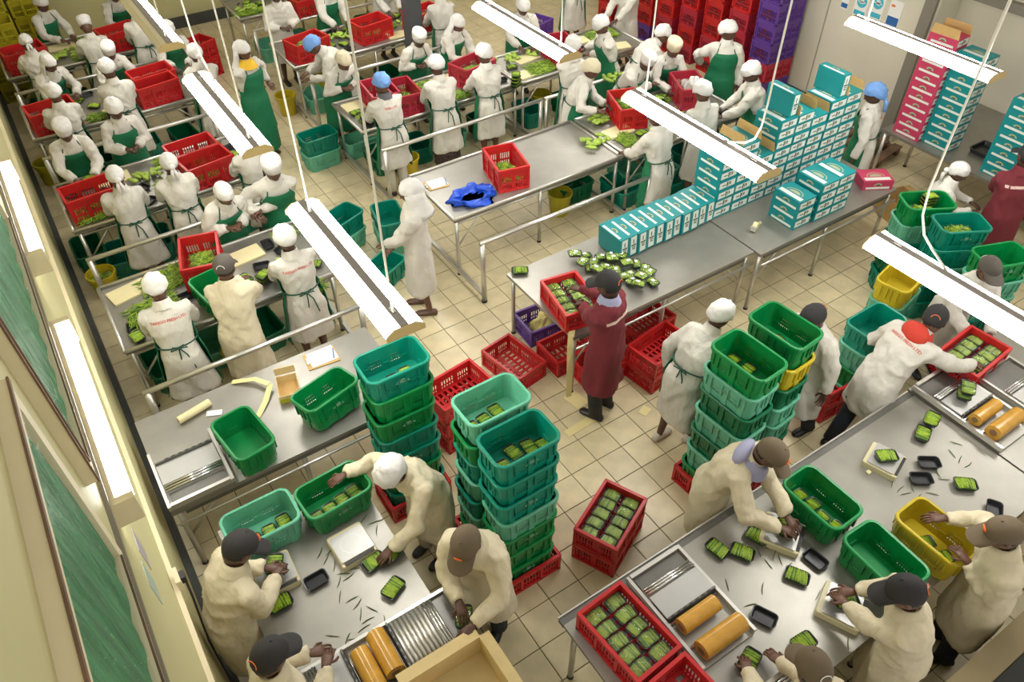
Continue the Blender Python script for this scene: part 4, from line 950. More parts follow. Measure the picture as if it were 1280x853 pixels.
knife = MB().box((-.05, 0, .006), (.09, .018, .012)).mesh('knife_handle'); knife.materials.append(RUBBER); blade = MB().box((.05, 0, .004), (.11, .016, .002)).mesh('knife_blade'); blade.materials.append(CHROME)
for (x0, x1, y0, y1, nm) in SORT:
    cnt = 0
    for kind in ['heap', 'board', 'heap', 'leaf', 'stack', 'board']+['tray', 'beantray']*7+['knife']*2:
        rr = {'heap': .2, 'board': .2, 'leaf': .17, 'stack': .1, 'knife': .08}.get(kind, .09)
        for _ in range(25):
            x, y = rc_.uniform(x0+rr, x1-rr), rc_.uniform(y0+rr*.8, y1-rr*.8)
            if all((x-a)**2+(y-b)**2 > (rr+r-.02)**2 for a, b, r in OCC): break
        else: continue
        OCC.append((x, y, rr)); az = rc_.uniform(-.5, .5); cnt += 1
        if kind == 'heap': heap('small', (x, y, H+.001), az, 'extra heap of green beans on the %s, %s' % (nm, 'first' if cnt < 2 else 'second'), 1.25)
        elif kind == 'board':
            o = MB().loft([rrect(.38, .23, 0, .01), rrect(.38, .23, .018, .01)]).build('cutting_board', BOARD); o.location = (x, y, H+.001); o.rotation_euler = (0, 0, az); tag(o, 'spare cream cutting board among trays on the '+nm, 'cutting board', 'spare boards, '+nm)
        elif kind == 'leaf': q = leafpile(0, 0, 'cut pale green vegetables heaped among trays, '+nm, 12, .3); q.location = (x, y, H+.001)
        elif kind == 'stack':
            for k in range(3): pack((x, y, H+.001+.038*k), az+.1*k, 'bean tray in a low stack on the '+nm, 'low stacks, '+nm, film=False, beans=k == 2)
        elif kind == 'knife':
            t = thing('trimming_knife', 'small black-handled trimming knife on the '+nm, 'knife', (x, y, H+.001), az*5, 'knives, '+nm); link('knife_handle', knife, None, t); link('knife_blade', blade, None, t)
        else: pack((x, y, H+.001), az*2, ('black tray of beans' if kind == 'beantray' else 'empty black tray')+' scattered on the '+nm, 'scattered trays, '+nm, film=False, beans=kind == 'beantray')
ALLT = [(a, b, c, d) for a, b, c, d, _ in SORT]
fixed = []; mov = []
for o in bpy.data.objects:
    if o.parent is not None or not (H-.01 < o.location.z < H+.008): continue
    n = o.name.split('.')[0]; x, y, a = o.location.x, o.location.y, o.rotation_euler.z
    if n in ('plastic_crate', 'plastic_tub'):
        for q in (-.15, 0, .15): fixed.append((x+q*math.cos(a), y+q*math.sin(a), .205 if n == 'plastic_crate' else .19))
    elif n in ('plastic_bag', 'clipboard'): fixed.append((x, y, .25))
    elif n in ('bean_pack', 'empty_tray', 'cutting_board', 'cut_vegetables', 'trimming_knife', 'bean_heap'):
        r = {'cutting_board': .21, 'cut_vegetables': .18, 'trimming_knife': .07, 'bean_heap': .16 if o.dimensions.x < .45 else .26}.get(n, .10)
        t_ = [q for q in ALLT if q[0]-.15 < x < q[1]+.15 and q[2]-.15 < y < q[3]+.15]
        if t_ and not (n == 'bean_heap' and o.dimensions.x > .75): mov.append([o, r, t_[0], n])
for it in range(60):
    for i, (o, r, tb, n) in enumerate(mov):
        px_ = py_ = 0.0; x, y = o.location.x, o.location.y
        for fx, fy, fr in fixed:
            dx, dy = x-fx, y-fy; d = math.hypot(dx, dy)+1e-5
            if d < r+fr: px_ += dx/d*(r+fr-d)*.5; py_ += dy/d*(r+fr-d)*.5
        for j, (o2, r2, tb2, n2) in enumerate(mov):
            if i == j or tb2 != tb or abs(o2.location.x-x) > .5 or 'trimming_knife' in (n, n2): continue
            dx, dy = x-o2.location.x, y-o2.location.y; d = math.hypot(dx, dy)+1e-5
            if d < r+r2: px_ += dx/d*(r+r2-d)*.3; py_ += dy/d*(r+r2-d)*.3
        o.location.x = min(max(x+px_, tb[0]+r), tb[1]-r); o.location.y = min(max(y+py_, tb[2]+r*.75), tb[3]-r*.75)
# pallet, flattened cartons and clutter by the right wall
p = A(1052, 205, .1)+V((.15, .18, 0)); t = thing('wooden_pallet', 'brown wooden pallet by the wall behind the blue-capped woman', 'pallet', (p.x+.3, p.y+.1, 0), R(8))
for k in range(6): MB().box((0, -.5+.2*k, .12), (1.1, .13, .022)).build('plank', WOOD, t)
for k in (-1, 0, 1): MB().box((k*.5, 0, .055), (.09, 1.1, .10)).build('bearer', WOOD, t)
for k in range(4): tag(MB().tube([(-.35, 0, 0), (.35, 0, 0)], .055, 12).build('cardboard_tube', mat('brown_tube', (.20, .12, .06), .8)), 'brown cardboard tube lying on the pallet', 'tube', 'tubes on the pallet').location = (p.x+.3, p.y-.22+.15*k, .186)
for k, (x, y, a) in enumerate(((1098, 212, 20), (1120, 205, -15), (1140, 222, 40))):
    t = thing('open_box', 'worn brown open box on the floor by the wall side table, %s' % ('nearest the pallet', 'beside the table leg', 'next to yellow scraps')[k], 'box', ((5.62, 2.15, 0), (5.74, .68, 0), (5.56, .12, 0))[k], R(a))
    for s in (-1, 1): MB().bbox(s*.18-.004, s*.18+.004, -.22, .22, 0, .3).build('side_wall', CARD, t); MB().bbox(-.176, .176, s*.216-.004, s*.216+.004, 0, .3).build('side_wall', CARD, t)
    MB().bbox(-.176, .176, -.212, .212, 0, .008).build('bottom', CARD, t); MB().box((.22, 0, .30), (.1, .42, .005)).build('open_flap', CARD, t)
blob('yellow crumpled scraps beside the tub stack by the wall', 'scraps', 'paper_scraps', (*A(1150, 215, .35)[:2], .31), (.14, .12, .07), plastic('yellow'), 6) if 0 else None
tag(MB().loft([rrect(.3, .22, 0, .03), rrect(.34, .26, .06, .04), rrect(.31, .23, .058, .035), rrect(.28, .2, .01, .03)]).build('black_tray', TRAYM), 'black plastic tray on the wall side table next to cartons', 'tray').location = (6.62, .35, H+.001)
# socket with cable on the left wall, stickers
t = thing('wall_socket', 'black plug and cable in the socket of the cream wall', 'socket', (XL, -.42, 1.5)); MB().bbox(.03, .06, -.06, .06, -.05, .05).build('socket_box', FRAME, t); MB().bbox(.06, .09, -.03, .03, -.03, .03).build('plug', BLKC, t)
MB().tube([(.08, 0, -.03), (.07, -.03, -.2), (.03, -.12, -.6), (.03, -.2, -1.0), (.07, -.28, -1.3), (.09, -.4, -1.48)], .008, 6).build('power_cable', BLKC, t)
for (y, z, l, m) in ((-.68, 2.25, 'lilac-grey', mat('lilac_grey_paint', (.36, .31, .33), .5)), (-.95, 2.3, 'pale teal', mat('pale_teal_paint', (.33, .40, .33), .5))): tag(MB().bbox(XL, XL+.003, y-.08, y+.08, z-.1, z+.1).build('wall_sticker', m), l+' diamond sticker on the cream wall below the lamp', 'sticker')
# ================================================================== people
PEND = []      # (object, post function): surfaces grown by voxel remesh in one evaluation
def lerp(a, b, t): return a+(b-a)*t
def circ(c, x, y, rx, ry, n, sq=2.4):
    out = []
    for j in range(n):
        a = 2*PI*j/n; ca, sa = math.cos(a), math.sin(a)
        out.append(c+x*(rx*math.copysign(abs(ca)**(2/sq), ca))+y*(ry*math.copysign(abs(sa)**(2/sq), sa)))
    return out
def ik(S, T, l1, l2, pole):
    d = T-S; L = d.length; mx = (l1+l2)*.985
    if L > mx: T = S+d*(mx/L); d = T-S; L = mx
    L = max(L, abs(l1-l2)+.05)
    a = (l1*l1-l2*l2+L*L)/(2*L); h = math.sqrt(max(l1*l1-a*a, 0)); u = d.normalized()
    p = pole-u*pole.dot(u); p = p.normalized() if p.length > 1e-4 else V((1, 0, 0))
    return S+u*a+p*h, T
def hand(b, Wp, d, side, nrm, s, curl=.5):
    """palm and five bent fingers; d = pointing direction, nrm = palm-down normal"""
    d = d.normalized(); n = (nrm-d*nrm.dot(d)).normalized(); x = d.cross(n).normalized()*side
    rings = []
    for u, wd, th in ((-.02, .024, .020), (.015, .032, .017), (.055, .040, .014), (.09, .038, .011)):
        rings.append(circ(Wp+d*(u*s), x, n, wd*s, th*s, 8))
    b.loft(rings)
    for k, (o, L) in enumerate(((-.030, .066), (-.010, .076), (.010, .070), (.028, .055))):
        p = Wp+d*(.082*s)+x*(-o*s); dd = d+x*(-o*1.6); c1 = n*curl
        p1 = p+(dd*.75+c1*.35).normalized()*(L*.45*s); p2 = p1+(dd*.6+c1*1.0).normalized()*(L*.32*s); p3 = p2+(dd*.35+c1*1.4).normalized()*(L*.25*s)
        b.tube([p-d*.012*s, p1, p2, p3], [.0092*s, .0088*s, .0078*s, .0055*s], 6)
    p = Wp+d*(.022*s)+x*(.026*s); p1 = p+(x*.8+d*.7+n*.25).normalized()*(.038*s); p2 = p1+(x*.25+d*.95+n*.4).normalized()*(.034*s)
    b.tube([p-x*.012*s, p1, p2], [.0125*s, .0105*s, .0072*s], 6)
def head_fn(p, u):
    x, y, z = u
    q = p.copy()
    if z < 0: q.x *= 1-.22*z*z; q.y *= 1-.10*z*z
    fr = max(y, 0)
    q.y += .020*math.exp(-((x/.16)**2+((z+.12)/.16)**2))*fr*1.3          # nose
    q.y -= .010*(math.exp(-(((abs(x)-.36)/.15)**2+((z-.06)/.11)**2)))*fr  # eye sockets
    q.y += .006*math.exp(-((x/.22)**2+((z+.42)/.07)**2))*fr               # lips
    q.y += .006*math.exp(-((x/.25)**2+((z+.72)/.13)**2))*fr               # chin
    if y < 0: q.y *= 1.08
    return q
def person(px, py, th, label, lean=8, hp=15, hy=0, hat='cap_white', coat=COATW, apron=True, hands='table', hem=.42, trou=None, shoe=SHOE, tall=1.66, near=False, stride=0., build=1.0,
           collar=None, letter=False, hatc=None, logo=False, sleeve=None, hz=None, stripe=False, ah=.36, tail=False, seat=0.0, tie=True, scarf=None, elbow=None, skirt=None, twist=0):
    s = tall/1.70; L = R(lean)
    if -140 < th < -35 and not near: hp = hp*.35-4
    D = lambda a: V((0, math.sin(a), math.cos(a)))
    X = V((1, 0, 0))
    P = V((0, -.13*math.sin(L), .88-seat)); S1 = P+.25*D(.55*L); N = S1+.27*D(1.05*L)
    hd = .8*L+R(hp)*.35; HC = N+.040*D(L)+.126*D(hd)
    rot = R(th-90); Rz = Matrix.Rotation(rot, 3, 'Z')
    if px == 'r': Wd = V((py[0], py[1], 0)) + Rz @ (V((HC.x, HC.y, 0))*s)
    else: Wd = A(px, py, HC.z*s)
    off = Rz @ (V((HC.x, HC.y, 0))*s)
    root = V((Wd.x-off.x, Wd.y-off.y, 0))
    t = thing('person', label, 'person', root, rot)
    t.scale = (s, s, s)
    inv = lambda w: (Rz.transposed() @ (V(w)-root))/s
    # ---- arms
    sh = {}; hw = {}
    Nd = D(1.05*L); Fd = V((0, math.cos(1.05*L), -math.sin(1.05*L)))
    for k, sd in enumerate((-1, 1)):
        S = N-Nd*.065+X*(sd*.165*build)
        if hands == 'table': T = V((sd*.11, P.y+.40+.25*math.sin(L), .935/s))
        elif hands == 'down': T = V((sd*.27, P.y+.06, .80))
        elif hands == 'hold': T = V((sd*.07, P.y+.30, 1.08))
        else:
            h = hands[k]
            T = (inv(A(h[0], h[1], h[2])) if len(h) == 3 else V(h[1:]) if h[0] == 'l' else None) if h else V((sd*.27, P.y+.08, .80))
        pole = (X*(sd*.75)+V((0, -.5, -.55))) if elbow is None else X*(sd*elbow[0])+V((0, elbow[1], elbow[2]))
        E_, T = ik(S, T, .285, .255, pole)
        sh[sd] = (S, E_, T)
    # ---- coat
    hemy = P.y*.55
    kn = [(V((0, hemy, hem)), 0, .240*build, .166), (V((0, lerp(hemy, P.y, .6), lerp(hem, P.z, .55))), 0, .208*build, .156), (P.copy(), .25*L, .195*build, .155), (P+.14*D(.55*L), .5*L, (.160 if apron else .176)*build, .122 if apron else .136), (S1+.03*D(L), .85*L, .186*build, .138),
          (S1+.13*D(1.05*L), 1.05*L, .200*build, .138), (N-.045*Nd, 1.05*L, .178*build, .105), (N+.0*Nd, 1.05*L, .098, .085), (N+.03*Nd, 1.0*L, .062, .064)]
    def ringat(u, ex=0.):
        u = min(max(u, 0), len(kn)-1-1e-6); i = int(u); f = u-i
        g = [kn[max(i-1, 0)], kn[i], kn[min(i+1, len(kn)-1)], kn[min(i+2, len(kn)-1)]]
        cr = lambda a, b, c, d: .5*((2*b)+(c-a)*f+(2*a-5*b+4*c-d)*f*f+(3*b-a-3*c+d)*f**3)
        c = cr(g[0][0], g[1][0], g[2][0], g[3][0]); an = lerp(g[1][1], g[2][1], f)
        rx = lerp(g[1][2], g[2][2], f)+ex; ry = lerp(g[1][3], g[2][3], f)+ex
        return c, X, V((0, math.cos(an), -math.sin(an))), rx, ry
    cb = MB(); us = [i*.45 for i in range(18)]+[8]
    cb.loft([circ(*ringat(u), 20) for u in us])
    for sd in (-1, 1):
        S, E_, T = sh[sd]; Wr = T-(T-E_).normalized()*.01
        S0 = S-X*(sd*.05)
        cb.tube([S0, S, lerp(S, E_, .5), E_, lerp(E_, Wr, .5), Wr], [.080, .084, .077, .070, .064, .054], 12)
    co = bpy.data.objects.new('coat', cb.mesh('coat')); COL.objects.link(co); co.parent = t; co.data.materials.append(coat)
    sd0 = int(root.x*71+root.y*37) % 97
    def wrinkle(me, k=.034, o3=V((sd0, 0, 0))):
        n = len(me.vertices); cs = [0.0]*(3*n); ns = [0.0]*(3*n)
        me.vertices.foreach_get('co', cs); me.vertex_normals.foreach_get('vector', ns)
        nz = noise.noise
        for i in range(n):
            x, y, z = cs[3*i:3*i+3]
            g = nz(V((x*2.5, y*2.5, z*2.2))+o3)
            f1 = nz(V((x*8+g*1.5, y*8+g*1.5, z*1.7))+o3)                    # drape
            r2 = nz(V((x*4+g, y*4, z*7+x*4+g*2.5))+o3); f2 = .5-min(1, 2.6*abs(r2))   # sharp creases across
            r3 = nz(V((x*7, y*7+g*2, z*5-x*6))+o3); f3 = .5-min(1, 2.4*abs(r3))
            up = min(1, max(0, (z-.80)/.3)); d = k*(f1*(1-.55*up)+.42*f2*(.25+.75*up)+.34*f3*(.35+.65*up))
            cs[3*i] += ns[3*i]*d; cs[3*i+1] += ns[3*i+1]*d; cs[3*i+2] += ns[3*i+2]*d
        me.vertices.foreach_set('co', cs)
    PEND.append([co, .021, wrinkle, None])
    # ---- body
    bb = MB()
    bb.loft([circ(*ringat(u, -.03), 14) for u in (2, 2.6, 3.2, 4, 5, 6, 6.8)])
    bb.tube([N-Nd*.05, N+.04*Nd, HC-D(hd)*.03], [.062, .052, .052], 10)
    feet = {}
    for sd in (-1, 1):
        S, E_, T = sh[sd]
        bb.tube([S-X*sd*.03, S, lerp(S, E_, .5), E_, lerp(E_, T, .3), T], [.05, .054, .046, .040, .038, .028], 10)
        fy = sd*stride/2; hpj = P+X*sd*.09; kneef = .06 if seat == 0 else .3
        an = V((sd*.10, P.y*.4+fy-.01, .075)); kn_ = lerp(hpj, an, .5)+V((0, .025+kneef*.3+abs(seat)*.3, 0))
        feet[sd] = (hpj, kn_, an)
        bb.tube([hpj, lerp(hpj, kn_, .4), kn_, lerp(kn_, an, .35), an, an-V((0, 0, .03))], [.088, .075, .052, .055, .036, .036], 10)
    bo = bpy.data.objects.new('body', bb.mesh('body')); COL.objects.link(bo); bo.parent = t; bo.data.materials.append(SKIN); bo.data.materials.append(LIP)
    Hm = Matrix.Translation(HC) @ Matrix.Rotation(R(hy), 4, 'Z') @ Matrix.Rotation(-(.45*L+R(hp)), 4, 'X') @ Matrix.Scale(1.09, 4)
    hb = MB(); nu, nv = (28, 22) if near else (18, 14)
    hb.ell((0, 0, 0), (.074, .094, .116), nu, nv, M=Hm, fn=head_fn)
    for sd in (-1, 1): hb.ell((sd*.076, -.008, -.005), (.009, .018, .030), 8, 6, M=Hm)
    hb.ell((0, .089, -.050), (.024, .008, .008), 8, 5, 1, M=Hm)
    for sd in (-1, 1):
        S, E_, T = sh[sd]; d = T-E_
        dh = d.normalized()+V((0, .1, -.12))
        if T.z*s > .86: dh = V((dh.x, dh.y, max(dh.z, -.22)))
        hand(hb, T, dh, -sd, V((0, 0, -1)) if abs(d.normalized().z) < .85 else V((0, 1, 0)), 1.0, .55)
    PEND.append([bo, .024, None, hb])
    if near:
        for sd in (-1, 1):
            MB().ell((sd*.028, .083, .010), (.011, .007, .007), 8, 6, M=Hm).build('eye', EYEW, t, True)
    # ---- trousers and shoes
    if trou is not None:
        for sd in (-1, 1):
            a, k_, c = feet[sd]
            MB().tube([lerp(a, c, max(0, (a.z-hem-.10)/max(a.z-c.z, .1))), lerp(k_, c, max(0, min(.45, (k_.z-hem)/max(k_.z-c.z, .1)+.1))), lerp(k_, c, .55), c-V((0, 0, .01))], [.085, .075, .068, .066], 12).build('trouser_leg', trou, t, True)
    if skirt is not None:
        MB().loft([circ(V((0, hemy, z)), X, V((0, 1, 0)), rx, ry, 16) for z, rx, ry in ((hem-.22, .19, .15), (hem+.1, .18, .145))]).build('skirt', skirt, t, True)
    for sd in (-1, 1):
        a, k_, c = feet[sd]; o = V((c.x, c.y, 0))
        rr = []
        for y, w_, h0, h1 in ((-.085, .022, .02, .045), (-.07, .036, .002, .075), (-.02, .040, .0, .085), (.05, .045, .0, .062), (.11, .047, .0, .05), (.15, .036, .002, .042), (.168, .015, .01, .03)):
            rr.append([o+V((w_*math.cos(2*PI*j/10), y, (h0+h1)/2+(h1-h0)/2*math.sin(2*PI*j/10))) for j in range(10)])
        MB().loft(rr).build('shoe', shoe, t, True)
    # ---- apron
    if apron:
        ab = MB()
        def sheet(u0, u1, a0f, n=9, ex=.026, zmin=None):
            grid = []
            for i in range(n):
                u = lerp(u0, u1, i/(n-1)); c, x, y, rx, ry = ringat(u, ex); hw_ = a0f(i/(n-1))
                row = []
                for j in range(11):
                    a = PI/2+R(lerp(-hw_, hw_, j/10)); row.append((c+x*(rx*math.cos(a))+y*(ry*math.sin(a)), c+x*((rx+.006)*math.cos(a))+y*((ry+.006)*math.sin(a))))
                grid.append(row)
            vs = [q[0] for r_ in grid for q in r_]+[q[1] for r_ in grid for q in r_]; m = n*11; fs = []
            for i in range(n-1):
                for j in range(10):
                    k0 = i*11+j; fs += [(k0, k0+1, k0+12, k0+11), (m+k0, m+k0+11, m+k0+12, m+k0+1)]
            bd = [j for j in range(11)]+[i*11+10 for i in range(1, n)]+[(n-1)*11+j for j in range(9, -1, -1)]+[i*11 for i in range(n-2, 0, -1)]
            for q in range(len(bd)): a, c2 = bd[q], bd[(q+1) % len(bd)]; fs.append((a, m+a, m+c2, c2))
            ab.add(vs, fs)
        sheet(max(0, (ah-hem)/.3*.7) if ah > hem else 0, 3.3, lambda f: 100)
        sheet(3.3, 5.5, lambda f: lerp(72, 40, f))
        if ah < hem:
            c0 = V((0, hemy, 0))
            ab.loft([[V((.25*math.cos(a), hemy+.20*math.sin(a), z)) for a in [PI/2+R(-95+19*j) for j in range(11)]]+[V((.24*math.cos(a), hemy+.19*math.sin(a), z)) for a in [PI/2+R(95-19*j) for j in range(11)]] for z in (ah, hem+.05)])
        ap = ab.build('apron', APRON, t, True, 50)
        for sd in (-1, 1):
            c, x, y, rx, ry = ringat(5.5, .028); a = PI/2-sd*R(36); p0 = c+x*(rx*math.cos(a))+y*(ry*math.sin(a))
            MB().tube([p0, N+X*(sd*.085)+Nd*.012+Fd*.03, N+X*(sd*.06)+Nd*.045-Fd*.05, N+Nd*.045-Fd*.072], .008, 6).build('neck_strap', APRON if not tie else TIE, ap)
        c, x, y, rx, ry = ringat(3.15, .020)
        MB().tube([c+x*(rx*math.cos(a))+y*(ry*math.sin(a)) for a in [PI+R(-15)+(PI+R(30))*k/16 for k in range(17)]], .0075, 6).build('waist_tie', TIE, ap)
        bk = c-y*(ry+.006)
        for sd in (-1, 1):
            MB().tube([bk, bk+X*(sd*.05)+V((0, -.012, .03)), bk+X*(sd*.075)+V((0, -.012, -.01)), bk+V((0, -.01, 0))], .007, 5).build('bow_loop', TIE, ap)
            MB().tube([bk, bk+X*(sd*.03+.02)+V((0, -.022, -.09)), bk+X*(sd*.05+.03)+V((0, -.03, -.22-.05*sd))], .007, 5).build('tie_end', TIE, ap)
    # ---- neck wear
    if collar is None: collar = coat
    cr_ = MB(); a0 = N+.015*Nd
    cr_.loft([circ(a0+Nd*z+Fd*(f-.004), X, Fd, r, r*1.02, 16, 2) for z, r, f in ((-.024, .104, .0), (.018, .086, .0), (.062, .074, -.008), (.058, .064, -.008), (.0, .060, 0))], cap=False).build('collar', collar, t, True)
    if scarf:
        MB().loft([circ(a0+Nd*z+Fd*f, X, Fd, r, r*1.05, 18, 2) for z, r, f in ((-.05, .13, .03), (-.01, .115, .02), (.035, .088, .01), (.06, .075, .0), (.04, .06, 0))], cap=False).build('hood' if scarf in (REDC, LILAC) else 'neck_scarf', scarf, t, True)
        if scarf in (REDC, LILAC):
            MB().ell((0, 0, 0), (.125, .05, .09), 16, 10, M=Matrix.Translation(N-Fd*.095-Nd*.01) @ Matrix.Rotation(-L*.9, 4, 'X')).build('hood_fold', scarf, t, True)
    # ---- head wear
    def dome(c, r, zc, puff=.05, seed=sd0, nu=20, nv=14):
        o3 = V((seed, 3, 1))
        def fn(p, u):
            q = p*(1+puff*noise.noise(u*3+o3)+puff*.5*noise.noise(u*7+o3)); q.z = max(q.z, zc-.10*max(0, -u.y)); return q
        return MB().ell(c, r, nu, nv, M=Hm, fn=fn)
    HM = hatc or HATW
    def hatb(b, nm='hat'): return b.build(nm, HM, t, True)
    if hat == 'cap_white':        # soft round cloth cap with band
        h = hatb(dome((0, -.020, .032), (.104, .126, .122), -.008, .13)); band = MB()
        band.loft([[Hm @ V((r*.95*math.cos(2*PI*k/20), -.014+r*1.15*math.sin(2*PI*k/20)*1.02, z)) for k in range(20)] for z, r in ((.018, .090), (.045, .094), (.05, .088), (.02, .083))], cap=False); band.build('hat_band', HM, h, True)
    elif hat == 'box':            # taller white cap
        b = MB(); b.loft([[Hm @ V((r*.9*math.cos(2*PI*k/22), -.015+r*1.08*math.sin(2*PI*k/22), z)) for k in range(22)] for z, r in ((.012, .098), (.05, .103), (.10, .112), (.135, .108), (.152, .085), (.156, .04))]); hatb(b)
    elif hat in ('scarf', 'hood'):
        h = hatb(dome((0, -.022, .025), (.094, .118, .112), -.02, .06), 'head_scarf')
        if hat == 'scarf':
            MB().ell((0, -.145, -.03), (.04, .03, .03), 10, 8, M=Hm).build('knot', HM, h, True)
            for sd in (-1, 1): MB().tube([Hm @ V((sd*.008, -.135, -.045)), Hm @ V((sd*.02, -.150, -.10)), Hm @ V((sd*.026, -.135, -.175))], [.012, .021, .014], 8).build('tail', HM, h, True)
        else:
            rg = []
            for z, r, yo in ((.02, .096, -.03), (-.06, .100, -.035), (-.13, .100, -.05), (-.20, .125, -.055), (-.24, .14, -.05)):
                out = [Hm @ V((r*math.cos(a), yo+r*1.05*math.sin(a), z)) for a in [R(-20-140*0)+PI/2+R(60)+R(250)*k/17 for k in range(18)]]
                inn = [Hm @ V((r*.93*math.cos(a), yo+r*.98*math.sin(a), z)) for a in [PI/2+R(40)+R(250)*k/17 for k in range(17, -1, -1)]]
                rg.append(out+inn)
            MB().loft(rg).build('scarf_drape', HM, h, True)
    elif hat == 'mob':
        h = hatb(dome((0, -.02, .03), (.104, .124, .118), -.012, .16), 'mob_cap')
        MB().ell((0, -.135, -.0), (.03, .02, .025), 8, 6, M=Hm).build('gathered_knot', HM, h, True)
        if tail: MB().tube([Hm @ V((0, -.13, -.03)), Hm @ V((.01, -.15, -.10)), Hm @ V((.0, -.14, -.2))], [.02, .03, .02], 8).build('tail', HM, h, True)
    elif hat == 'cap':
        HM = hatc or CAPG
        h = dome((0, -.010, .028), (.088, .108, .100), -.004, .02).build('baseball_cap', HM, t, True)
        vs = []; n = 13
        for k in range(n):
            a = R(-72+144*k/(n-1)); cx, cy = .086*math.sin(a), .098*math.cos(a)-.004
            ox, oy = .082*math.sin(a), .085*math.cos(a)+.105
            for (x_, y_, z_) in ((cx, cy, .030), (ox, oy, .012-.02*abs(math.sin(a))**2), (cx, cy, .036), (ox, oy, .017-.02*abs(math.sin(a))**2)): vs.append(Hm @ V((x_, y_, z_)))
        fs = []
        for k in range(n-1): a = 4*k; c = a+4; fs += [(a, c, c+1, a+1), (a+2, a+3, c+3, c+2), (a+1, c+1, c+3, a+3), (a, a+2, c+2, c)]
        MB().add(vs, fs).build('peak', HM, h, True, 40)
        MB().ell((0, -.01, .128), (.009, .009, .005), 8, 5, M=Hm).build('button', HM, h, True)
        if logo:
            MB().ell((0, .086, .072), (.028, .008, .018), 12, 8, M=Hm).build('orange_emblem', ORANGE, h, True)
        else:
            MB().tube([Hm @ V((.032*math.cos(a), -.118, .03+.028*math.sin(a))) for a in [PI*k/8 for k in range(9)]], .003, 5).build('rear_arch', ORANGE if hatc is CAPK else HATW, h)
    if hat in ('cap',):
        MB().ell((0, -.014, .0), (.0765, .094, .08), 14, 10, M=Hm, fn=lambda p, u: V((p.x, min(p.y, .02), max(p.z, -.05)))).build('hair', HAIR, t, True)
    if tail and hat in ('cap_white', 'box'):
        MB().tube([Hm @ V((.03, -.09, -.03)), Hm @ V((.06, -.11, -.09)), Hm @ V((.075, -.09, -.16))], [.022, .022, .010], 8).build('hair_braid', HAIR, t, True)
    if letter: PEND_TXT.append((t, co, S1+.16*D(1.05*L), Fd, Nd, letter))
    if stripe:
        PEND_TXT.append((t, co, S1+.15*D(1.05*L), Fd, Nd, 'stripe'))
    return t
PEND_TXT = []
LT = 'TAREGO FRESH LTD'
# --- wall-side rows
person(196, 362, 84, 'white-hatted worker seen from behind, red lettering, bent over first wall row', 22, 25, letter=LT, shoe=SHOEB)
person(281, 335, 62, 'man in dark grey cap and long coat at first wall row', 14, 12, hat='cap', hatc=CAPG, apron=False, hem=.36, coat=COATC, tall=1.72, hands=[(315, 345, 1.0), (318, 356, 1.0)])
person(357, 300, 92, 'white-hatted worker, red lettering on back, beside grey trays', 12, 20, hat='cap_white', letter=LT)
person(281, 244, -80, 'worker in white cap peeling beans, facing the long-coated man', 32, 30, hat='scarf', hands='hold', tall=1.62)
person(341, 213, -95, 'tall worker in white box hat and green apron beside the lamp', 24, 25, hat='box', tail=True, hands=[(326, 262, 1.08), (322, 268, 1.05)], tall=1.7)
person(145, 222, 88, 'worker in knotted white hat seen from behind at second wall row', 8, 25, hat='scarf', tall=1.58)
person(212, 206, 88, 'worker with trailing white headscarf tails at second wall row', 8, 25, hat='scarf', tall=1.58)
person('r', (-1.3, 4.70), 95, 'worker in white coat half hidden by the lamp end cap', 6, 18, tall=1.58)
person(81, 166, -92, 'worker in white cap and green apron behind emblem crate', 30, 30, hat='box', tall=1.62)
person(144, 138, -85, 'worker with dark braid and white cap holding yellow-green beans', 16, 30, tall=1.62, tail=True, hands='hold')
person(68, 118, 90, 'worker in white cap seen from behind at third wall row end', 8, 20, tall=1.56)
person(135, 88, 88, 'broad-backed worker in white hat at third wall row', 12, 22, build=1.0)
person('r', (-1.1, 7.14), 92, 'worker in creased coat beside the aisle lamp top', 8, 15, hat='scarf')
person(62, 80, -70, 'worker in white hood looking sideways, third wall row', 34, 4, hat='hood', hy=15, tall=1.55)
person(137, 66, -90, 'worker in white box hat behind the broad-backed one', 36, 26, hat='box', tall=1.55)
person('r', (-1.1, 8.78), -95, 'worker in wide green apron hidden by lamp end', 30, 20, ah=.3, tall=1.56)
person('r', (-2.92, 9.22), 92, 'stooping worker with white bun hat, farthest wall row', 8, 35, hat='scarf', tall=1.5)
person('r', (-2.1, 9.22), 88, 'leaning worker in white hat seen from behind, farthest wall row', 12, 30, hat='box', tall=1.55)
person('r', (-1.38, 9.24), 92, 'worker in white coat behind the far lamp', 8, 15)
person(53, 6, -60, 'worker in drooping white hat before the yellow crates', 22, 14, hat='cap_white', tall=1.56)
person(143, -6, -90, 'green-aproned worker at the back wall holding red crate', 36, 14, tall=1.56)
person(304, 64, -62, 'woman in long green apron and yellow neck scarf in the aisle', 3, 20, hat='hood', scarf=YSCARF, ah=.12, hands=[(335, 103, 1.0), (322, 108, .95)], tall=1.70, shoe=SHOEB)
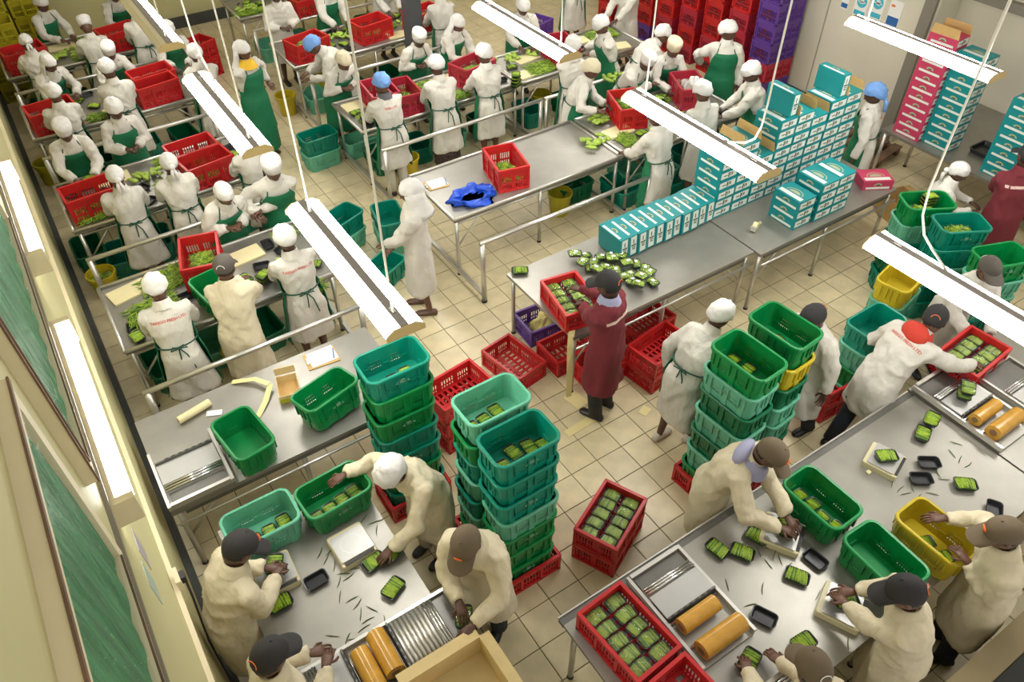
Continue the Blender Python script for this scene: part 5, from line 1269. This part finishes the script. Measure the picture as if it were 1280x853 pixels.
# --- middle block
person(477, 106, 92, 'worker in blue mob cap and dark collar at table end', 12, 22, hat='mob', hatc=HATB, collar=GREYC, letter='FRESH LTD', trou=TROUW, hem=.46)
person(546, 84, 84, 'worker in white cap with patterned skirt under coat', 16, 24, skirt=SKIRTP)
person(605, 69, 90, 'worker in white coat with bow-tied apron beside crimson crate', 10, 20)
person('r', (3.2, 4.46), 72, 'worker gripping the rail beneath the lamp end', 10, 18, hands=[(722, 112, .80), (702, 120, .8)])
person(430, 78, -80, 'worker in cream cap with orange cuff at middle block', 36, 28, tall=1.6, hat='cap_white', hatc=COATC, hands='hold')
person(524, 50, -88, 'worker in tall white hat cutting behind crimson crates', 34, 28, tall=1.58, hat='box', hands='hold')
person(573, 30, -75, 'worker in white hood bending over the middle table', 26, 34, hat='hood', tall=1.6)
person(740, 88, -40, 'worker in cream cap and apron trimming at joined table', 28, 28, tall=1.6, hat='cap_white', hatc=COATC, hands=[(757, 130, 1.0), (746, 138, 1.0)])
person(391, 58, 170, 'bent worker with blue mob cap near the aisle', 50, 20, hat='mob', hatc=HATB, apron=False)
person('r', (2.72, 7.24), 90, 'worker in white coat seen from behind by the column table', 12, 20)
person('r', (.62, 8.86), -90, 'worker holding green pods at the aisle-end back table', 14, 22, tall=1.62, hands='hold', apron=False)
person('r', (1.45, 8.84), -85, 'worker with green bib and grey sleeve by the column table', 18, 22, tall=1.62)
person('r', (2.45, 8.84), -90, 'worker in white coat leaning at the back of the column', 12, 20, apron=False)
person(654, 10, -110, 'worker with white hat bent down behind the long lamp', 28, 34, tall=1.62, hat='cap_white')
person('r', (5.3, 7.25), 80, 'standing worker with green apron side by the folding stand', 4, 10)
person(751, 33, 165, 'worker in puffy white hat turned to the right back table', 16, 30, hat='cap_white', hands=[(738, 68, 1.0), (730, 62, 1.0)])
person('r', (5.62, 6.2), -170, 'worker in white coat standing in front of the red crate wall', 6, 10, apron=False)
# --- right block
person(829, 44, -20, 'worker in slanted white hat by the red crate wall', 46, 5, hat='cap_white', tall=1.6)
person(842, 62, -105, 'cream-hatted worker facing out beside crimson crate', 30, 22, hat='box', hatc=COATC, tall=1.6)
person(809, 79, -75, 'worker in square white cap leaning across to crimson crate', 40, 22, tall=1.6, hat='box', hands=[(824, 100, 1.0), (814, 105, 1.0)])
person(911, 40, -128, 'worker in long green apron looking past the purple crates', 2, 5, hat='cap_white', hy=65, ah=.2, hands=[None, (877, 78, 1.0)], tall=1.7)
person(938, 92, 140, 'worker in striped-band white hat behind the carton tower', 18, 22, hat='cap_white')
person('r', (3.75, 2.46), 90, 'worker in white cap hidden behind tall tower front', 14, 22, apron=False)
person(820, 146, 98, 'worker with blue shoulder cloth and bow-tied apron under the lamp', 14, 22, hat='mob', hatc=HATB, trou=TROUW, hem=.5)
# --- packing hall
person(512, 240, 148, 'woman in long white headscarf walking the aisle', 2, 4, hat='hood', apron=False, hem=.34, hands=[(484, 306, .95), (490, 312, .92)], tall=1.72, shoe=SHOEB, near=True, stride=.12)
person(760, 356, 112, 'man in maroon coat and black cap filling red crate', 4, 14, hat='cap', hatc=CAPK, coat=MAROON, collar=LILAC, apron=False, hem=.42, trou=BLACKT, tall=1.78, hands=[(724, 378, 1.05), (722, 362, 1.12)], near=True, stripe=True)
person(900, 396, 5, 'woman in white cap bending behind the green tub stack', 34, 20, hat='cap_white', apron=True, hem=.34, ah=.6, hands='down', shoe=SHOEW, near=True, stride=.22)
person(1016, 398, 172, 'lone white coat and navy trousers behind the yellow tub stack', 20, 20, hat='cap', hatc=CAPK, apron=False, hem=.36, trou=NAVY, hands='down', tall=1.72, stride=.3)
person(1168, 400, -8, 'man in black cap and red hood stretching over red crate', 42, 8, hat='cap', hatc=CAPK, scarf=REDC, apron=False, hem=.52, trou=NAVY, hands=[(1130, 432, 1.05), (1222, 458, 1.05)], letter=LT, tall=1.76, near=True, stride=.35, hy=30)
person('r', (5.45, 1.3), 120, 'woman in blue mob cap standing by the bare wall panels', 8, 5, hat='mob', hatc=HATB, tail=True, letter='FRESH LTD', hands='down', tall=1.66)
person(1200, 216, -60, 'seated worker in white hat among brown boxes', 20, 20, hat='scarf', apron=False, tall=1.45)
person(1284, 196, 60, 'person in maroon coat with pink stripe by teal cartons', 8, 5, hat='cap', hatc=CAPK, coat=MAROON, apron=False, trou=BLACKT, stripe=True, tall=1.76, hands=[(1245, 235, 1.0), None])
person(1236, 338, -120, 'worker in dark cap behind the lamp near green tub', 22, 15, hat='cap', hatc=CAPG, apron=False)
# --- near people
person(300, 686, 5, 'man in black cap weighing beans beside the cream wall', 24, 26, hat='cap', hatc=CAPK, logo=True, coat=COATC, apron=False, hem=.42, trou=BLACKT, hands=[(333, 710, 1.02), (344, 720, 1.02)], tall=1.74, near=True)
person(338, 822, 20, 'cut-off man in black cap at the end of the wall table', 4, 20, build=.84, hands='hold', hat='cap', hatc=CAPK, coat=COATC, apron=False, trou=BLACKT, tall=1.72, near=True)
person(489, 592, 196, 'woman in white hood reaching into the green tub', 34, 28, hat='cap_white', coat=COATC, apron=False, hem=.40, hands=[(489, 688, .93), (430, 594, 1.13)], tall=1.66, near=True, trou=TROUW)
person(583, 680, 214, 'man in brown cap with orange emblem at the film machine', 24, 26, hat='cap', hatc=CAPB, logo=True, coat=COATC, apron=False, hem=.40, trou=NAVY, hands=[(590, 783, 1.05), (574, 754, 1.05)], tall=1.74, near=True)
person(963, 568, -68, 'man in lilac hood and brown cap weighing beans', 32, 26, hat='cap', hatc=CAPB, logo=True, scarf=LILAC, coat=COATC, apron=False, trou=BLACKT, hands=[(985, 648, 1.03), (975, 660, 1.03)], tall=1.74, near=True)
person(1132, 742, 128, 'man in black cap with red collar weighing beans at front', 18, 22, hat='cap', hatc=CAPK, coat=COATC, apron=False, trou=NAVY, hem=.42, collar=COATC, hands=[(1058, 756, 1.03), (1066, 740, 1.03)], tall=1.76, near=True)
person(1254, 668, 134, 'man in khaki cap lifting packs from the yellow tub', 16, 20, hat='cap', hatc=CAPB, logo=True, coat=COATC, apron=False, trou=NAVY, hem=.42, hands=[(1210, 703, 1.14), (1180, 648, 1.16)], tall=1.74, near=True)
person(1016, 838, 70, 'cut-off worker in khaki cap at the front table edge', 16, 20, hat='cap', hatc=CAPB, coat=COATC, apron=False, trou=NAVY, tall=1.74, near=True)

# ---- grow the body and coat surfaces in one evaluation
for o, vx, fn, extra in PEND:
    m = o.modifiers.new('grow', 'REMESH'); m.mode = 'VOXEL'; m.voxel_size = vx; m.use_smooth_shade = True
    m2 = o.modifiers.new('soft', 'SMOOTH'); m2.iterations = 3; m2.factor = .5
dg = bpy.context.evaluated_depsgraph_get(); dg.update()
fresh = [bpy.data.meshes.new_from_object(o.evaluated_get(dg)) for o, *_ in PEND]
for (o, vx, fn, extra), me in zip(PEND, fresh):
    o.modifiers.clear(); old = o.data
    if fn: fn(me)
    if extra:
        base = MB(); base.add([v.co for v in me.vertices], [tuple(p.vertices) for p in me.polygons])
        base.add(extra.v, extra.f); base.m = [0]*len(me.polygons)+extra.m
        me2 = base.mesh('body', True)
        for m in old.materials: me2.materials.append(m)
        me = me2
    if not me.materials:
        for m in old.materials: me.materials.append(m)
    me.polygons.foreach_set('use_smooth', [True]*len(me.polygons)); o.data = me
# ---- lettering laid on the coat backs
def text_mesh(body, size):
    cu = bpy.data.curves.new('lettering', 'FONT'); cu.body = body; cu.size = size; cu.align_x = 'CENTER'; cu.align_y = 'CENTER'; cu.resolution_u = 2; cu.offset = size*.02
    o = bpy.data.objects.new('lettering', cu); COL.objects.link(o)
    d = bpy.context.evaluated_depsgraph_get(); d.update(); me = bpy.data.meshes.new_from_object(o.evaluated_get(d))
    bpy.data.objects.remove(o); return [v.co.copy() for v in me.vertices], [tuple(p.vertices) for p in me.polygons]
TX = {}
for t, co, c, Fd, Nd, body in PEND_TXT:
    bv = BVHTree.FromPolygons([v.co for v in co.data.vertices], [tuple(p.vertices) for p in co.data.polygons])
    if body == 'stripe':
        n = 16; vs0 = [V((-.17+.34*i/n, dz+.045*0, 0)) for dz in (-.014, .014) for i in range(n+1)]; fs0 = [(i, i+1, n+2+i, n+1+i) for i in range(n)]; m = PEACH; nm = 'pale_stripe'
    else:
        if body not in TX: TX[body] = text_mesh(body, .035)
        vs0, fs0 = TX[body]; m = REDT; nm = 'back_lettering'
    vs = []
    for p in vs0:
        o = c+V((p.x, 0, 0))+Nd*p.y-Fd*.6; h = bv.ray_cast(o, Fd)[0]
        vs.append((h if h else o+Fd*.46)-Fd*.006)
    MB().add(vs, fs0).build(nm, m, t)
